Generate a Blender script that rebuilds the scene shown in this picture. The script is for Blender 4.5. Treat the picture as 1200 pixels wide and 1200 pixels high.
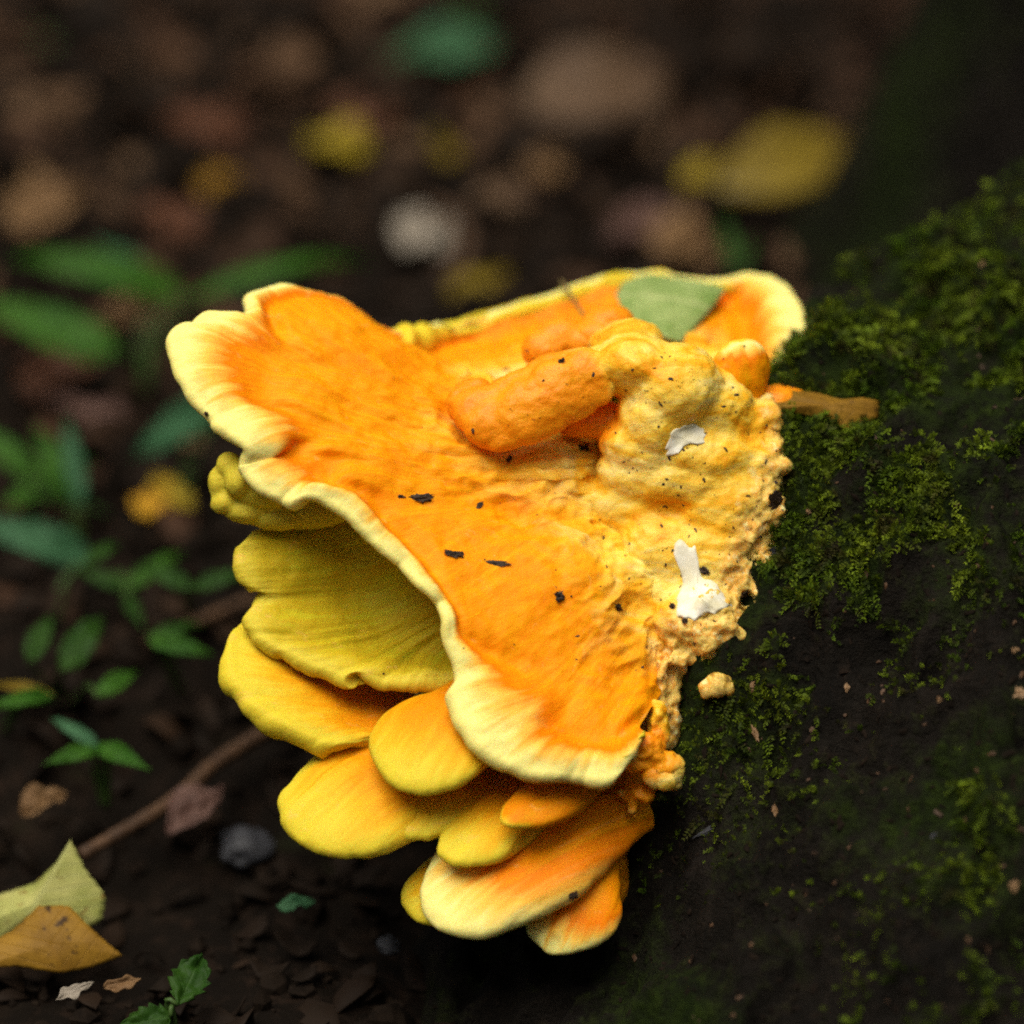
import bpy, bmesh, math, random
import numpy as np
from mathutils import Vector, Matrix
from mathutils.bvhtree import BVHTree

for o in list(bpy.data.objects):
    bpy.data.objects.remove(o, do_unlink=True)
scene = bpy.context.scene
COL = scene.collection
random.seed(7)
RNG = np.random.default_rng(11)
R = math.radians

# ------------------------------------------------------------------ camera
PITCH = R(30.0)
DIST = 2.0                      # metres from lens to the plane of focus
TARGET = np.array([0.0, 0.0, 0.203])
FWD = np.array([0.0, math.cos(PITCH), -math.sin(PITCH)])
UPV = np.array([0.0, math.sin(PITCH), math.cos(PITCH)])
RGT = np.array([1.0, 0.0, 0.0])
cam_data = bpy.data.cameras.new('camera')
cam = bpy.data.objects.new('camera', cam_data)
COL.objects.link(cam)
cam.location = TARGET - FWD * DIST
cam.rotation_euler = (math.pi / 2 - PITCH, 0, 0)
cam_data.sensor_fit = 'HORIZONTAL'
cam_data.sensor_width = 24.0
cam_data.lens = 100.0
cam_data.clip_start = 0.05
cam_data.clip_end = 200.0
cam_data.dof.use_dof = True
cam_data.dof.focus_distance = 1.985
cam_data.dof.aperture_fstop = 1.4
scene.camera = cam

# ------------------------------------------------------------------ light
SUN_EL, SUN_AZ = R(75), R(-50)      # azimuth measured from -Y (behind the camera) towards +X
world = bpy.data.worlds.new('World')
scene.world = world
world.use_nodes = True
wn = world.node_tree
bg = wn.nodes['Background']
sky = wn.nodes.new('ShaderNodeTexSky')
sky.sky_type = 'NISHITA'
sky.sun_disc = False
sky.sun_elevation = SUN_EL
sd = np.array([math.sin(SUN_AZ) * math.cos(SUN_EL), -math.cos(SUN_AZ) * math.cos(SUN_EL), math.sin(SUN_EL)])
sky.sun_rotation = math.atan2(sd[0], sd[1])
sky.air_density = 1.0
sky.dust_density = 4.0
hs = wn.nodes.new('ShaderNodeHueSaturation')      # cloud cover greys the blue sky evenly
hs.inputs['Saturation'].default_value = 0.22
wn.links.new(sky.outputs[0], hs.inputs['Color'])
wn.links.new(hs.outputs[0], bg.inputs['Color'])
bg.inputs['Strength'].default_value = 0.06
sun_data = bpy.data.lights.new('sun', 'SUN')
sun = bpy.data.objects.new('sun', sun_data)
COL.objects.link(sun)
sun.rotation_euler = Vector(-sd).to_track_quat('-Z', 'Y').to_euler()
sun.location = (0, -2, 5)
sun_data.energy = 1.5
sun_data.angle = R(48)
sun_data.color = (1.0, 0.93, 0.79)
vs = scene.view_settings
scene.display_settings.display_device = 'sRGB'
vs.view_transform = 'Standard'
vs.look = 'None'
vs.exposure = 1.15
vs.gamma = 1.0
scene.render.film_transparent = False
scene.cycles.use_denoising = False
scene.cycles.max_bounces = 4
scene.cycles.use_adaptive_sampling = True
scene.cycles.adaptive_threshold = 0.028
scene.cycles.filter_width = 2.1

# ------------------------------------------------------------------ helpers
S = 0.0004                      # metres per photo pixel in the plane of focus
def P(px, py, d=0.0):
    k = S * (1 + d / DIST)
    return TARGET + FWD * d + RGT * ((px - 600) * k) + UPV * ((600 - py) * k)
def ground_d(py, z=0.0):
    a = (600 - py) * S * math.cos(PITCH)
    return (TARGET[2] - z + a) / (math.sin(PITCH) - a / DIST)
def G(px, py, z=0.0):
    return P(px, py, ground_d(py, z))

def _hash(ix, iy, iz, seed):
    h = (ix * 374761393 + iy * 668265263 + iz * 2147483647 + seed * 1274126177) & 0xFFFFFFFF
    h = ((h ^ (h >> 13)) * 1274126177) & 0xFFFFFFFF
    h = (h ^ (h >> 16)) & 0xFFFFFFFF
    return h / 4294967295.0 * 2 - 1
def vnoise(p, seed=0):
    p = np.asarray(p, float)
    i = np.floor(p).astype(np.int64); f = p - i
    f = f * f * f * (f * (f * 6 - 15) + 10)
    r = 0
    for dx in (0, 1):
        wx = f[..., 0] if dx else 1 - f[..., 0]
        for dy in (0, 1):
            wy = f[..., 1] if dy else 1 - f[..., 1]
            for dz in (0, 1):
                wz = f[..., 2] if dz else 1 - f[..., 2]
                r = r + wx * wy * wz * _hash(i[..., 0] + dx, i[..., 1] + dy, i[..., 2] + dz, seed)
    return r
def fbm(p, oct=4, seed=0, gain=0.5):
    a, r, s = 1.0, 0, 1.0
    for k in range(oct):
        r = r + a * vnoise(np.asarray(p) * s + 17.3 * k, seed + k); a *= gain; s *= 2.03
    return r
def sstep(a, b, x):
    t = np.clip((x - a) / (b - a), 0, 1)
    return t * t * (3 - 2 * t)
def catmull(pts, u):
    """pts (K, ...) sampled at parameters u in 0..K-1"""
    pts = np.asarray(pts, float); K = len(pts)
    u = np.clip(u, 0, K - 1 - 1e-9); i = np.floor(u).astype(int); f = (u - i)
    g = lambda j: pts[np.clip(j, 0, K - 1)]
    sh = (-1,) + (1,) * (pts.ndim - 1)
    f = f.reshape(sh)
    p0, p1, p2, p3 = g(i - 1), g(i), g(i + 1), g(i + 2)
    return 0.5 * (2 * p1 + (p2 - p0) * f + (2 * p0 - 5 * p1 + 4 * p2 - p3) * f ** 2 + (3 * p1 - p0 - 3 * p2 + p3) * f ** 3)
def resample(pts, n, w=None):
    """Catmull-Rom through pts, then n samples evenly along the arc"""
    pts = np.asarray(pts, float)
    q = catmull(pts, np.linspace(0, len(pts) - 1, 200))
    L = np.concatenate([[0], np.cumsum(np.linalg.norm(np.diff(q, axis=0), axis=1))])
    u = np.linspace(0, 1, n) if w is None else w
    s = u * L[-1]
    return np.stack([np.interp(s, L, q[:, k]) for k in range(q.shape[1])], 1)

def mesh_obj(name, verts, faces, mat, parent=None, attrs=None, smooth=True):
    me = bpy.data.meshes.new(name)
    verts = np.asarray(verts, float)
    if isinstance(faces, np.ndarray):
        faces = faces.tolist()
    me.from_pydata(verts.tolist(), [], faces)
    if attrs:
        for k, v in attrs.items():
            a = me.attributes.new(k, 'FLOAT', 'POINT')
            a.data.foreach_set('value', np.asarray(v, np.float32).ravel())
    if smooth:
        me.polygons.foreach_set('use_smooth', np.ones(len(me.polygons), bool))
    me.update()
    o = bpy.data.objects.new(name, me)
    COL.objects.link(o)
    if mat:
        me.materials.append(mat)
    if parent is not None:
        o.parent = parent
        o.matrix_parent_inverse = Matrix.Translation(-Vector(parent.location)) if parent.type == 'EMPTY' else Matrix.Identity(4)
    return o
def tag(o, label=None, cat=None, group=None, kind=None):
    if label: o['label'] = label
    if cat: o['category'] = cat
    if group: o['group'] = group
    if kind: o['kind'] = kind
    return o
def empty(name, loc, label, cat, group=None):
    o = bpy.data.objects.new(name, None)
    o.empty_display_size = 0.02
    o.location = Vector(loc)
    COL.objects.link(o)
    return tag(o, label, cat, group)
def grid_faces(n, m, off=0, flip=False):
    i, j = np.meshgrid(np.arange(n - 1), np.arange(m - 1), indexing='ij')
    a = (i * m + j).ravel() + off; b = a + 1; c = a + m + 1; d = a + m
    return np.stack([a, b, c, d], 1) if not flip else np.stack([a, d, c, b], 1)

# ------------------------------------------------------------------ materials
class NT:
    def __init__(self, name):
        self.m = bpy.data.materials.new(name); self.m.use_nodes = True
        self.t = self.m.node_tree; self.b = self.t.nodes['Principled BSDF']
        self.out = self.t.nodes['Material Output']
    def n(self, typ, **kw):
        x = self.t.nodes.new(typ)
        for k, v in kw.items(): setattr(x, k, v)
        return x
    def link(self, a, b): self.t.links.new(a, b)
    def setin(self, node, key, val):
        s = node.inputs[key]
        if hasattr(val, 'is_output'): self.link(val, s)
        elif isinstance(val, tuple) and len(val) == 3 and s.type == 'RGBA': s.default_value = (*val, 1)
        else: s.default_value = val
    def attr(self, name): return self.n('ShaderNodeAttribute', attribute_name=name).outputs['Fac']
    def math(self, op, a, b=0.0, c=0.0, clamp=False):
        x = self.n('ShaderNodeMath', operation=op, use_clamp=clamp)
        self.setin(x, 0, a); self.setin(x, 1, b); self.setin(x, 2, c); return x.outputs[0]
    def xyz(self, a, b, c=0.0):
        x = self.n('ShaderNodeCombineXYZ'); self.setin(x, 0, a); self.setin(x, 1, b); self.setin(x, 2, c); return x.outputs[0]
    def noise(self, vec=None, scale=5.0, detail=4.0, rough=0.55, dist=0.0):
        x = self.n('ShaderNodeTexNoise'); x.inputs['Scale'].default_value = scale
        x.inputs['Detail'].default_value = detail; x.inputs['Roughness'].default_value = rough
        x.inputs['Distortion'].default_value = dist
        if vec is not None: self.link(vec, x.inputs['Vector'])
        return x.outputs['Fac']
    def obj(self): return self.n('ShaderNodeTexCoord').outputs['Object']
    def ramp(self, fac, stops, interp='LINEAR'):
        x = self.n('ShaderNodeValToRGB'); x.color_ramp.interpolation = interp
        e = x.color_ramp.elements
        while len(e) < len(stops): e.new(0.5)
        for k, (p, c) in enumerate(stops):
            e[k].position = p; e[k].color = (*c, 1) if isinstance(c, tuple) else (c, c, c, 1)
        self.setin(x, 0, fac); return x.outputs[0]
    def mix(self, fac, a, b, mode='MIX'):
        x = self.n('ShaderNodeMix', data_type='RGBA', blend_type=mode)
        self.setin(x, 0, fac); self.setin(x, 6, a); self.setin(x, 7, b); return x.outputs[2]
    def rng(self, v, a, b, c=0.0, d=1.0):
        x = self.n('ShaderNodeMapRange'); self.setin(x, 0, v)
        x.inputs[1].default_value = a; x.inputs[2].default_value = b; x.inputs[3].default_value = c; x.inputs[4].default_value = d
        return x.outputs[0]
    def bump(self, h, strength=0.3, dist=0.001, prev=None):
        x = self.n('ShaderNodeBump'); x.inputs['Strength'].default_value = strength
        x.inputs['Distance'].default_value = dist; self.link(h, x.inputs['Height'])
        if prev is not None: self.link(prev, x.inputs['Normal'])
        return x.outputs[0]
    def done(self, col, rough=0.6, normal=None, spec=0.35, sss=0.0, rad=(0.0050, 0.0022, 0.0006)):
        self.setin(self.b, 'Base Color', col); self.setin(self.b, 'Roughness', rough)
        self.b.inputs['Specular IOR Level'].default_value = spec
        if sss:
            self.b.inputs['Subsurface Weight'].default_value = sss
            self.b.inputs['Subsurface Radius'].default_value = rad
            self.b.inputs['Subsurface Scale'].default_value = 1.0
        if normal is not None: self.link(normal, self.b.inputs['Normal'])
        return self.m

SSS = 0.22
CREAM = [(0.33, (0.82, 0.29, 0.004)), (0.44, (0.84, 0.44, 0.018)), (0.54, (0.87, 0.58, 0.075)), (0.68, (0.88, 0.71, 0.23))]
def cap_material(name, pale, mid, deep, body, cream, under):
    """bracket flesh: pale growing margin, orange zone, creamy old base, sulphur-yellow pore side"""
    t = NT(name)
    edge, tt, pw, base, und = t.attr('edge'), t.attr('tt'), t.attr('pale'), t.attr('base'), t.attr('under')
    streak = t.noise(t.xyz(t.math('MULTIPLY', tt, 190), t.math('MULTIPLY', edge, 22)), 1.0, 2, 0.6, 0.4)
    streak2 = t.noise(t.xyz(t.math('MULTIPLY', tt, 480), t.math('MULTIPLY', edge, 60)), 1.0, 2, 0.5)
    blot = t.noise(t.obj(), 26, 3, 0.55)
    e = t.math('DIVIDE', edge, pw)
    e = t.math('MULTIPLY_ADD', t.math('SUBTRACT', streak, 0.5), 1.3, e)
    e = t.math('MULTIPLY_ADD', t.math('SUBTRACT', blot, 0.5), 0.7, e)
    z = t.ramp(t.math('MULTIPLY', e, 0.5, clamp=True), [(0.0, pale), (0.12, pale), (0.36, mid), (0.62, deep), (0.95, body)])
    light = (body[0], body[1] * 1.42, body[2] * 1.8)
    f = t.math('MULTIPLY', t.rng(t.math('MULTIPLY_ADD', streak2, 0.45, t.math('MULTIPLY', streak, 0.55)), 0.45, 0.68), t.rng(e, 1.0, 2.5))
    z = t.mix(t.math('MULTIPLY', f, 0.8), z, light)
    f2 = t.math('MULTIPLY', t.rng(t.noise(t.obj(), 45, 4, 0.6), 0.56, 0.70), t.rng(e, 0.8, 1.8))
    z = t.mix(t.math('MULTIPLY', f2, 0.5), z, deep)
    bb = t.math('MULTIPLY_ADD', t.math('SUBTRACT', t.noise(t.obj(), 30, 4, 0.65), 0.5), 0.9, base)
    if cream is None:
        mp = t.n('ShaderNodeMapping'); mp.inputs['Rotation'].default_value = (0.3, -0.35, 0.4); mp.inputs['Scale'].default_value = (0.6, 1.3, 1.6); t.link(t.obj(), mp.inputs['Vector'])
        cream = t.ramp(t.noise(mp.outputs[0], 42, 5, 0.62, 0.8), CREAM)
    z = t.mix(t.rng(bb, 0.30, 0.80), z, cream)
    # pinkish scuffs
    sc = t.rng(t.noise(t.xyz(t.math('MULTIPLY', tt, 90), t.math('MULTIPLY', edge, 130)), 1.0, 3, 0.7, 1.0), 0.62, 0.72)
    z = t.mix(t.math('MULTIPLY', sc, 0.30), z, (0.82, 0.42, 0.13))
    # fine dark grains of soil
    g = t.rng(t.noise(t.obj(), 420, 2, 0.5), 0.735, 0.765)
    z = t.mix(t.math('MULTIPLY', g, t.math('MULTIPLY_ADD', base, 0.8, 0.05)), z, (0.06, 0.03, 0.012))
    uu = t.mix(t.rng(t.noise(t.xyz(t.math('MULTIPLY', tt, 120), t.math('MULTIPLY', edge, 14)), 1.0, 4, 0.6), 0.35, 0.7), under,
               tuple(c * k for c, k in zip(under, (1.0, 0.86, 0.7))))
    z = t.mix(und, z, uu)
    h = t.math('MULTIPLY_ADD', streak, 0.6, t.noise(t.obj(), 170, 5, 0.62))
    fib = t.noise(t.xyz(t.math('MULTIPLY', tt, 1500), t.math('MULTIPLY', edge, 260)), 1.0, 2, 0.6)
    n1 = t.bump(t.math('MULTIPLY_ADD', fib, 0.22, h), 0.36, 0.0018)
    return t.done(z, 0.55, n1, 0.10, SSS)

M_TOP = cap_material('bracket_flesh_upper', (0.82, 0.72, 0.22), (0.84, 0.47, 0.060), (0.82, 0.20, 0.001), (0.84, 0.265, 0.001), None, (0.68, 0.54, 0.03))
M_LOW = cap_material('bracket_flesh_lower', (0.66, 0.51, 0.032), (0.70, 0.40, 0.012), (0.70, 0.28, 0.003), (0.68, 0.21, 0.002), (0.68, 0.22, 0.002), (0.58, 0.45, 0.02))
M_PORE = cap_material('pore_surface', (0.62, 0.49, 0.04), (0.56, 0.42, 0.020), (0.52, 0.37, 0.012), (0.50, 0.35, 0.010), (0.50, 0.35, 0.010), (0.52, 0.37, 0.012))


def base_material():
    t = NT('old_base_flesh')
    crust, org = t.attr('crust'), t.attr('orange')
    mp = t.n('ShaderNodeMapping'); mp.inputs['Rotation'].default_value = (0.3, -0.35, 0.4); mp.inputs['Scale'].default_value = (0.6, 1.3, 1.6); t.link(t.obj(), mp.inputs['Vector'])
    a = t.noise(mp.outputs[0], 42, 5, 0.62, 0.8); b = t.noise(t.obj(), 110, 5, 0.65)
    z = t.ramp(a, CREAM)
    o = t.math('MULTIPLY_ADD', t.math('SUBTRACT', b, 0.5), 0.8, org)
    z = t.mix(t.rng(o, 0.3, 0.75), z, t.ramp(a, [(0.3, (0.82, 0.22, 0.002)), (0.7, (0.84, 0.33, 0.008))]))
    cr = t.ramp(b, [(0.30, (0.10, 0.055, 0.015)), (0.38, (0.55, 0.33, 0.05)), (0.48, (0.82, 0.58, 0.15)), (0.56, (0.78, 0.36, 0.04)), (0.64, (0.86, 0.70, 0.28))])
    c = t.math('MULTIPLY_ADD', t.math('SUBTRACT', b, 0.5), 1.2, crust)
    z = t.mix(t.rng(c, 0.35, 0.8), z, cr)
    g = t.rng(t.noise(t.obj(), 650, 1, 0.5), 0.70, 0.74)
    gm = t.rng(t.noise(t.obj(), 34, 2, 0.5), 0.38, 0.62)
    z = t.mix(t.math('MULTIPLY', g, t.math('MULTIPLY', gm, 0.85)), z, (0.07, 0.035, 0.012))
    n1 = t.bump(t.math('MULTIPLY_ADD', b, 0.6, t.noise(t.obj(), 300, 4, 0.6)), 0.40, 0.0022)
    return t.done(z, 0.42, n1, 0.22, SSS)
M_BASE = base_material()

def simple(name, c0, c1, scale, rough=0.7, bump=0.4, bdist=0.002, spec=0.3, detail=5, sss=0, c2=None, dark=None):
    t = NT(name)
    a = t.noise(t.obj(), scale, detail, 0.62)
    st = [(0.35, c0), (0.65, c1)] if c2 is None else [(0.3, c0), (0.5, c1), (0.7, c2)]
    z = t.ramp(a, st)
    if dark is not None:
        z = t.mix(t.rng(t.noise(t.obj(), scale * 4.7, 3, 0.5), 0.62, 0.72), z, dark)
    n = t.bump(t.noise(t.obj(), scale * 3, 5, 0.65), bump, bdist)
    return t.done(z, rough, n, spec, sss)

def leaf_material(name, c0, c1, vein, spot=None, transl=0.25):
    t = NT(name)
    u, v = t.attr('lu'), t.attr('lv')
    a = t.noise(t.obj(), 55, 4, 0.6)
    z = t.ramp(a, [(0.35, c0), (0.65, c1)])
    # side veins, running forward from the midrib
    ph = t.math('MULTIPLY_ADD', u, 9.0, t.math('MULTIPLY', t.math('ABSOLUTE', v), -3.2))
    tri = t.math('ABSOLUTE', t.math('SUBTRACT', t.math('FRACT', ph), 0.5))
    vn = t.rng(tri, 0.0, 0.07, 1.0, 0.0)
    mid = t.rng(t.math('ABSOLUTE', v), 0.0, 0.06, 1.0, 0.0)
    vv = t.math('MAXIMUM', vn, mid)
    z = t.mix(t.math('MULTIPLY', vv, 0.6), z, vein)
    if spot is not None:
        z = t.mix(t.rng(t.noise(t.obj(), 130, 4, 0.6), 0.62, 0.70), z, spot)
    n = t.bump(t.math('MULTIPLY_ADD', vv, -0.6, t.noise(t.obj(), 200, 3)), 0.4, 0.0012)
    t.done(z, 0.55, n, 0.15)
    tr = t.n('ShaderNodeBsdfTranslucent'); t.link(z, tr.inputs[0])
    mx = t.n('ShaderNodeMixShader'); mx.inputs[0].default_value = transl
    t.link(t.b.outputs[0], mx.inputs[1]); t.link(tr.outputs[0], mx.inputs[2]); t.link(mx.outputs[0], t.out.inputs[0])
    return t.m

def soil_material():
    t = NT('wet_soil')
    a = t.noise(t.obj(), 14, 6, 0.65); b = t.noise(t.obj(), 70, 5, 0.65)
    z = t.ramp(a, [(0.3, (0.003, 0.002, 0.0013)), (0.55, (0.006, 0.004, 0.0025)), (0.75, (0.014, 0.0085, 0.005))])
    z = t.mix(t.rng(b, 0.5, 0.7, 0, 0.6), z, (0.024, 0.0135, 0.0085))
    z = t.mix(t.rng(t.noise(t.obj(), 7, 3), 0.62, 0.72, 0, 0.5), z, (0.014, 0.024, 0.006))
    n = t.bump(t.noise(t.obj(), 120, 5, 0.7), 0.7, 0.004)
    return t.done(z, 0.85, n, 0.06)
def bark_material():
    t = NT('mossy_bark')
    a = t.noise(t.obj(), 18, 6, 0.65, 0.3); b = t.noise(t.obj(), 95, 6, 0.7)
    z = t.ramp(a, [(0.3, (0.0035, 0.0028, 0.002)), (0.5, (0.008, 0.0062, 0.0042)), (0.72, (0.019, 0.0145, 0.0115))])
    z = t.mix(t.rng(b, 0.52, 0.72, 0, 0.55), z, (0.028, 0.018, 0.012))
    g = t.attr('moss')
    gg = t.math('MULTIPLY_ADD', t.math('SUBTRACT', b, 0.5), 1.6, g)
    z = t.mix(t.rng(gg, 0.3, 0.9, 0, 0.75), z, t.ramp(b, [(0.35, (0.005, 0.011, 0.001)), (0.65, (0.020, 0.036, 0.002))]))
    n = t.bump(t.math('MULTIPLY_ADD', a, 0.8, b), 1.0, 0.010)
    n = t.bump(t.noise(t.obj(), 500, 4, 0.7), 0.5, 0.0015, n)
    return t.done(z, 0.8, n, 0.08)
M_SOIL, M_BARK = soil_material(), bark_material()

def moss_material():
    t = NT('moss_leaf')
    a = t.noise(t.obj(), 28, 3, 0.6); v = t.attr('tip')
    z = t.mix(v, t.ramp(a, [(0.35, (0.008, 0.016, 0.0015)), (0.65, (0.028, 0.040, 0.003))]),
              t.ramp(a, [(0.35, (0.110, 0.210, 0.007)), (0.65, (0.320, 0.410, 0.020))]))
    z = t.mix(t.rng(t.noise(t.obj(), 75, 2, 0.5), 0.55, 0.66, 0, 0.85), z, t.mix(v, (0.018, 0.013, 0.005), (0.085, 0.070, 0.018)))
    t.done(z, 0.6, None, 0.1)
    tr = t.n('ShaderNodeBsdfTranslucent'); t.link(z, tr.inputs[0])
    mx = t.n('ShaderNodeMixShader'); mx.inputs[0].default_value = 0.3
    t.link(t.b.outputs[0], mx.inputs[1]); t.link(tr.outputs[0], mx.inputs[2]); t.link(mx.outputs[0], t.out.inputs[0])
    return t.m
M_MOSS = moss_material()
M_CRUMB = simple('soil_crumb', (0.004, 0.0027, 0.0018), (0.014, 0.009, 0.0058), 60, 0.85, 0.5, 0.002, spec=0.06)
def scrap_material():
    t = NT('rotted_leaf')
    r = t.attr('rnd'); a = t.noise(t.obj(), 60, 3, 0.6)
    z = t.ramp(r, [(0.0, (0.008, 0.005, 0.003)), (0.45, (0.013, 0.0075, 0.0045)), (0.7, (0.028, 0.015, 0.008)), (0.9, (0.055, 0.026, 0.014)), (1.0, (0.13, 0.075, 0.04))])
    z = t.mix(t.rng(a, 0.4, 0.7, 0, 0.6), z, (0.012, 0.008, 0.005))
    return t.done(z, 0.7, t.bump(a, 0.4, 0.002), 0.08)
M_SCRAP = scrap_material()
M_DEBRIS = simple('black_debris', (0.012, 0.007, 0.004), (0.055, 0.030, 0.015), 300, 0.6, 0.6, 0.0008)
M_TWIG = simple('brown_twig', (0.040, 0.019, 0.008), (0.085, 0.042, 0.018), 60, 0.65, 0.5, 0.002, dark=(0.02, 0.012, 0.008))
M_STONE = simple('grey_stone', (0.018, 0.018, 0.021), (0.042, 0.042, 0.047), 30, 0.6, 0.4, 0.003)
M_STALK = simple('green_stalk', (0.03, 0.07, 0.012), (0.06, 0.10, 0.02), 40, 0.55, 0.2, 0.001)
M_STALKB = simple('tan_stalk', (0.12, 0.09, 0.03), (0.20, 0.15, 0.05), 40, 0.55, 0.2, 0.001)
M_WHITE = simple('white_mycelium', (0.66, 0.60, 0.40), (0.86, 0.83, 0.70), 90, 0.7, 0.3, 0.001, spec=.15)
LEAF = {
 'green':  leaf_material('leaf_green', (0.022, 0.085, 0.005), (0.045, 0.125, 0.009), (0.08, 0.16, 0.04)),
 'blue':   leaf_material('leaf_bluish', (0.026, 0.090, 0.036), (0.050, 0.135, 0.060), (0.09, 0.18, 0.08)),
 'dkgreen':leaf_material('leaf_dark_green', (0.012, 0.044, 0.003), (0.026, 0.070, 0.006), (0.05, 0.11, 0.02)),
 'pale':   leaf_material('leaf_pale_green', (0.20, 0.31, 0.07), (0.38, 0.47, 0.16), (0.55, 0.58, 0.26), (0.13, 0.22, 0.05)),
 'lime':   leaf_material('leaf_lime', (0.32, 0.34, 0.08), (0.46, 0.44, 0.14), (0.42, 0.42, 0.16), (0.20, 0.10, 0.02)),
 'ochre':  leaf_material('leaf_ochre', (0.20, 0.10, 0.010), (0.32, 0.17, 0.018), (0.24, 0.12, 0.012), (0.06, 0.03, 0.01)),
 'yellow': leaf_material('leaf_yellow', (0.24, 0.165, 0.010), (0.34, 0.25, 0.016), (0.40, 0.30, 0.03)),
 'gold':   leaf_material('leaf_gold', (0.45, 0.22, 0.010), (0.58, 0.33, 0.02), (0.40, 0.20, 0.02), (0.10, 0.05, 0.01)),
 'mustard':leaf_material('leaf_mustard', (0.14, 0.090, 0.006), (0.21, 0.145, 0.009), (0.28, 0.2, 0.02)),
 'brown':  leaf_material('leaf_brown', (0.085, 0.048, 0.026), (0.13, 0.078, 0.042), (0.14, 0.08, 0.04)),
 'tan':    leaf_material('leaf_tan', (0.15, 0.08, 0.034), (0.24, 0.14, 0.062), (0.26, 0.15, 0.07)),
 'rust':   leaf_material('leaf_rust', (0.075, 0.030, 0.016), (0.13, 0.052, 0.026), (0.16, 0.07, 0.03)),
 'mauve':  leaf_material('leaf_mauve', (0.09, 0.046, 0.035), (0.14, 0.08, 0.062), (0.18, 0.1, 0.08)),
 'white':  leaf_material('leaf_bleached', (0.20, 0.17, 0.13), (0.32, 0.27, 0.21), (0.42, 0.36, 0.3)),
}

# ------------------------------------------------------------------ ground
def axis(core0, core1, n, far, m):
    c = np.linspace(core0, core1, n)
    k = np.linspace(0, 1, m + 1)[1:]
    return np.concatenate([(core0 - (k ** 2.2) * (far + core0))[::-1], c, core1 + (k ** 2.2) * (far - core1)])
gx, gy = axis(-0.75, 0.8, 320, 25, 20), axis(-0.45, 1.7, 400, 25, 20)
def ground_z(x, y):
    p = np.stack([x, y, 0 * x], -1)
    near = np.exp(-((x / 1.6) ** 2 + ((y - 0.5) / 2.0) ** 2))
    return near * (0.016 * fbm(p * 5.0, 3, 3) + 0.007 * fbm(p * 28, 3, 5)) + (1 - near) * 0.05 * fbm(p * 0.7, 2, 9) - 0.006
XX, YY = np.meshgrid(gx, gy, indexing='ij')
ZZ = ground_z(XX, YY)
g = mesh_obj('ground', np.stack([XX, YY, ZZ], -1).reshape(-1, 3), grid_faces(len(gx), len(gy), flip=True), M_SOIL)
tag(g, 'dark wet soil of the woodland floor', kind='structure')

# ------------------------------------------------------------------ tree: root flare and trunk
CP = [(940,355,.17),(1070,300,.2),(1200,235,.24),(1000,500,.03),(945,430,.07),(931,560,.016),(890,720,.008),(812,800,.004),
      (768,920,.002),(748,1000,.008),(740,1080,.008),(1200,500,.03),(1100,400,.09),(1200,700,-.03),(1000,800,-.035),(1200,950,-.085),(1000,1000,-.065),
      (850,1050,-.045),(1200,1200,-.13),(900,1200,-.09)]
cw = [P(*c) for c in CP]
cw += [np.array(v) for v in [(-.01,-.17,-.03),(-.02,-.08,-.01),(0,0,.01),(.01,.08,.04),(.03,.16,.05),(.05,.26,-.01),(.10,.34,0),(.16,.36,.04),(.28,.48,.08),
       (.1,.5,-.03),(.0,.4,-.03),(.2,.7,-.03),(.42,.62,.0),(.5,.0,.26),(.5,.3,.36),(.5,-.2,.14),(.45,-.4,0),(.2,-.36,-.02),(.05,-.30,-.03),(.75,.1,.3),(.75,-.3,0),
       (-.1,-.2,-.05),(-.12,0,-.05),(-.1,.2,-.05),(.7,.6,.1),(.8,.35,.25),(-.1,.6,-.05)]]
cw = np.array(cw)
def tps(r):
    return np.where(r > 1e-9, r * r * np.log(np.maximum(r, 1e-9)), 0)
N = len(cw)
K = tps(np.linalg.norm(cw[:, None, :2] - cw[None, :, :2], axis=-1)) + 2e-4 * np.eye(N)
A = np.zeros((N + 3, N + 3)); A[:N, :N] = K; A[:N, N] = 1; A[:N, N + 1:] = cw[:, :2]; A[N, :N] = 1; A[N + 1:, :N] = cw[:, :2].T
W = np.linalg.solve(A, np.concatenate([cw[:, 2], [0, 0, 0]]))
def flare_smooth(x, y):
    sh = np.shape(x); x = np.ravel(x); y = np.ravel(y)
    r = np.sqrt((x[:, None] - cw[None, :, 0]) ** 2 + (y[:, None] - cw[None, :, 1]) ** 2)
    return (tps(r) @ W[:N] + W[N] + W[N + 1] * x + W[N + 2] * y).reshape(sh)
def moss_mask(x, y, z):
    """where moss grows: thick on the shoulder, patchy lower down"""
    p = np.stack([x, y, z], -1)
    n = 0.5 + 0.75 * fbm(p * 11, 4, 21)
    n2 = 0.5 + 0.8 * fbm(p * 32, 3, 31)
    top = (1 - 0.55 * sstep(.10, .24, y)) * sstep(0.13, 0.20, z - 0.06 * sstep(.16, .30, x) * sstep(.05, -.05, y))
    low = sstep(0.42, 0.78, n) * (0.6 + 0.4 * sstep(.16, .24, x)) * sstep(.10, .24, x + .25 * np.maximum(z - .10, 0))
    lush = np.exp(-(((x - .21) / .13) ** 2 + ((y - .08) / .09) ** 2))
    lush = lush + 0.9 * np.exp(-(((x - .105) / .04) ** 2 + ((y + .06) / .035) ** 2))
    return np.clip(0.75 * lush * sstep(.2, .55, n2) + np.maximum(top * sstep(0.22, 0.72, 0.35 * n + 0.65 * n2), low * sstep(.35, .6, n2)), 0, 1)
fx, fy = np.linspace(-0.12, 0.78, 360), np.linspace(-0.48, 0.72, 470)
FX, FY = np.meshgrid(fx, fy, indexing='ij')
FZ = flare_smooth(FX, FY)
pp = np.stack([FX, FY, FZ], -1)
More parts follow.
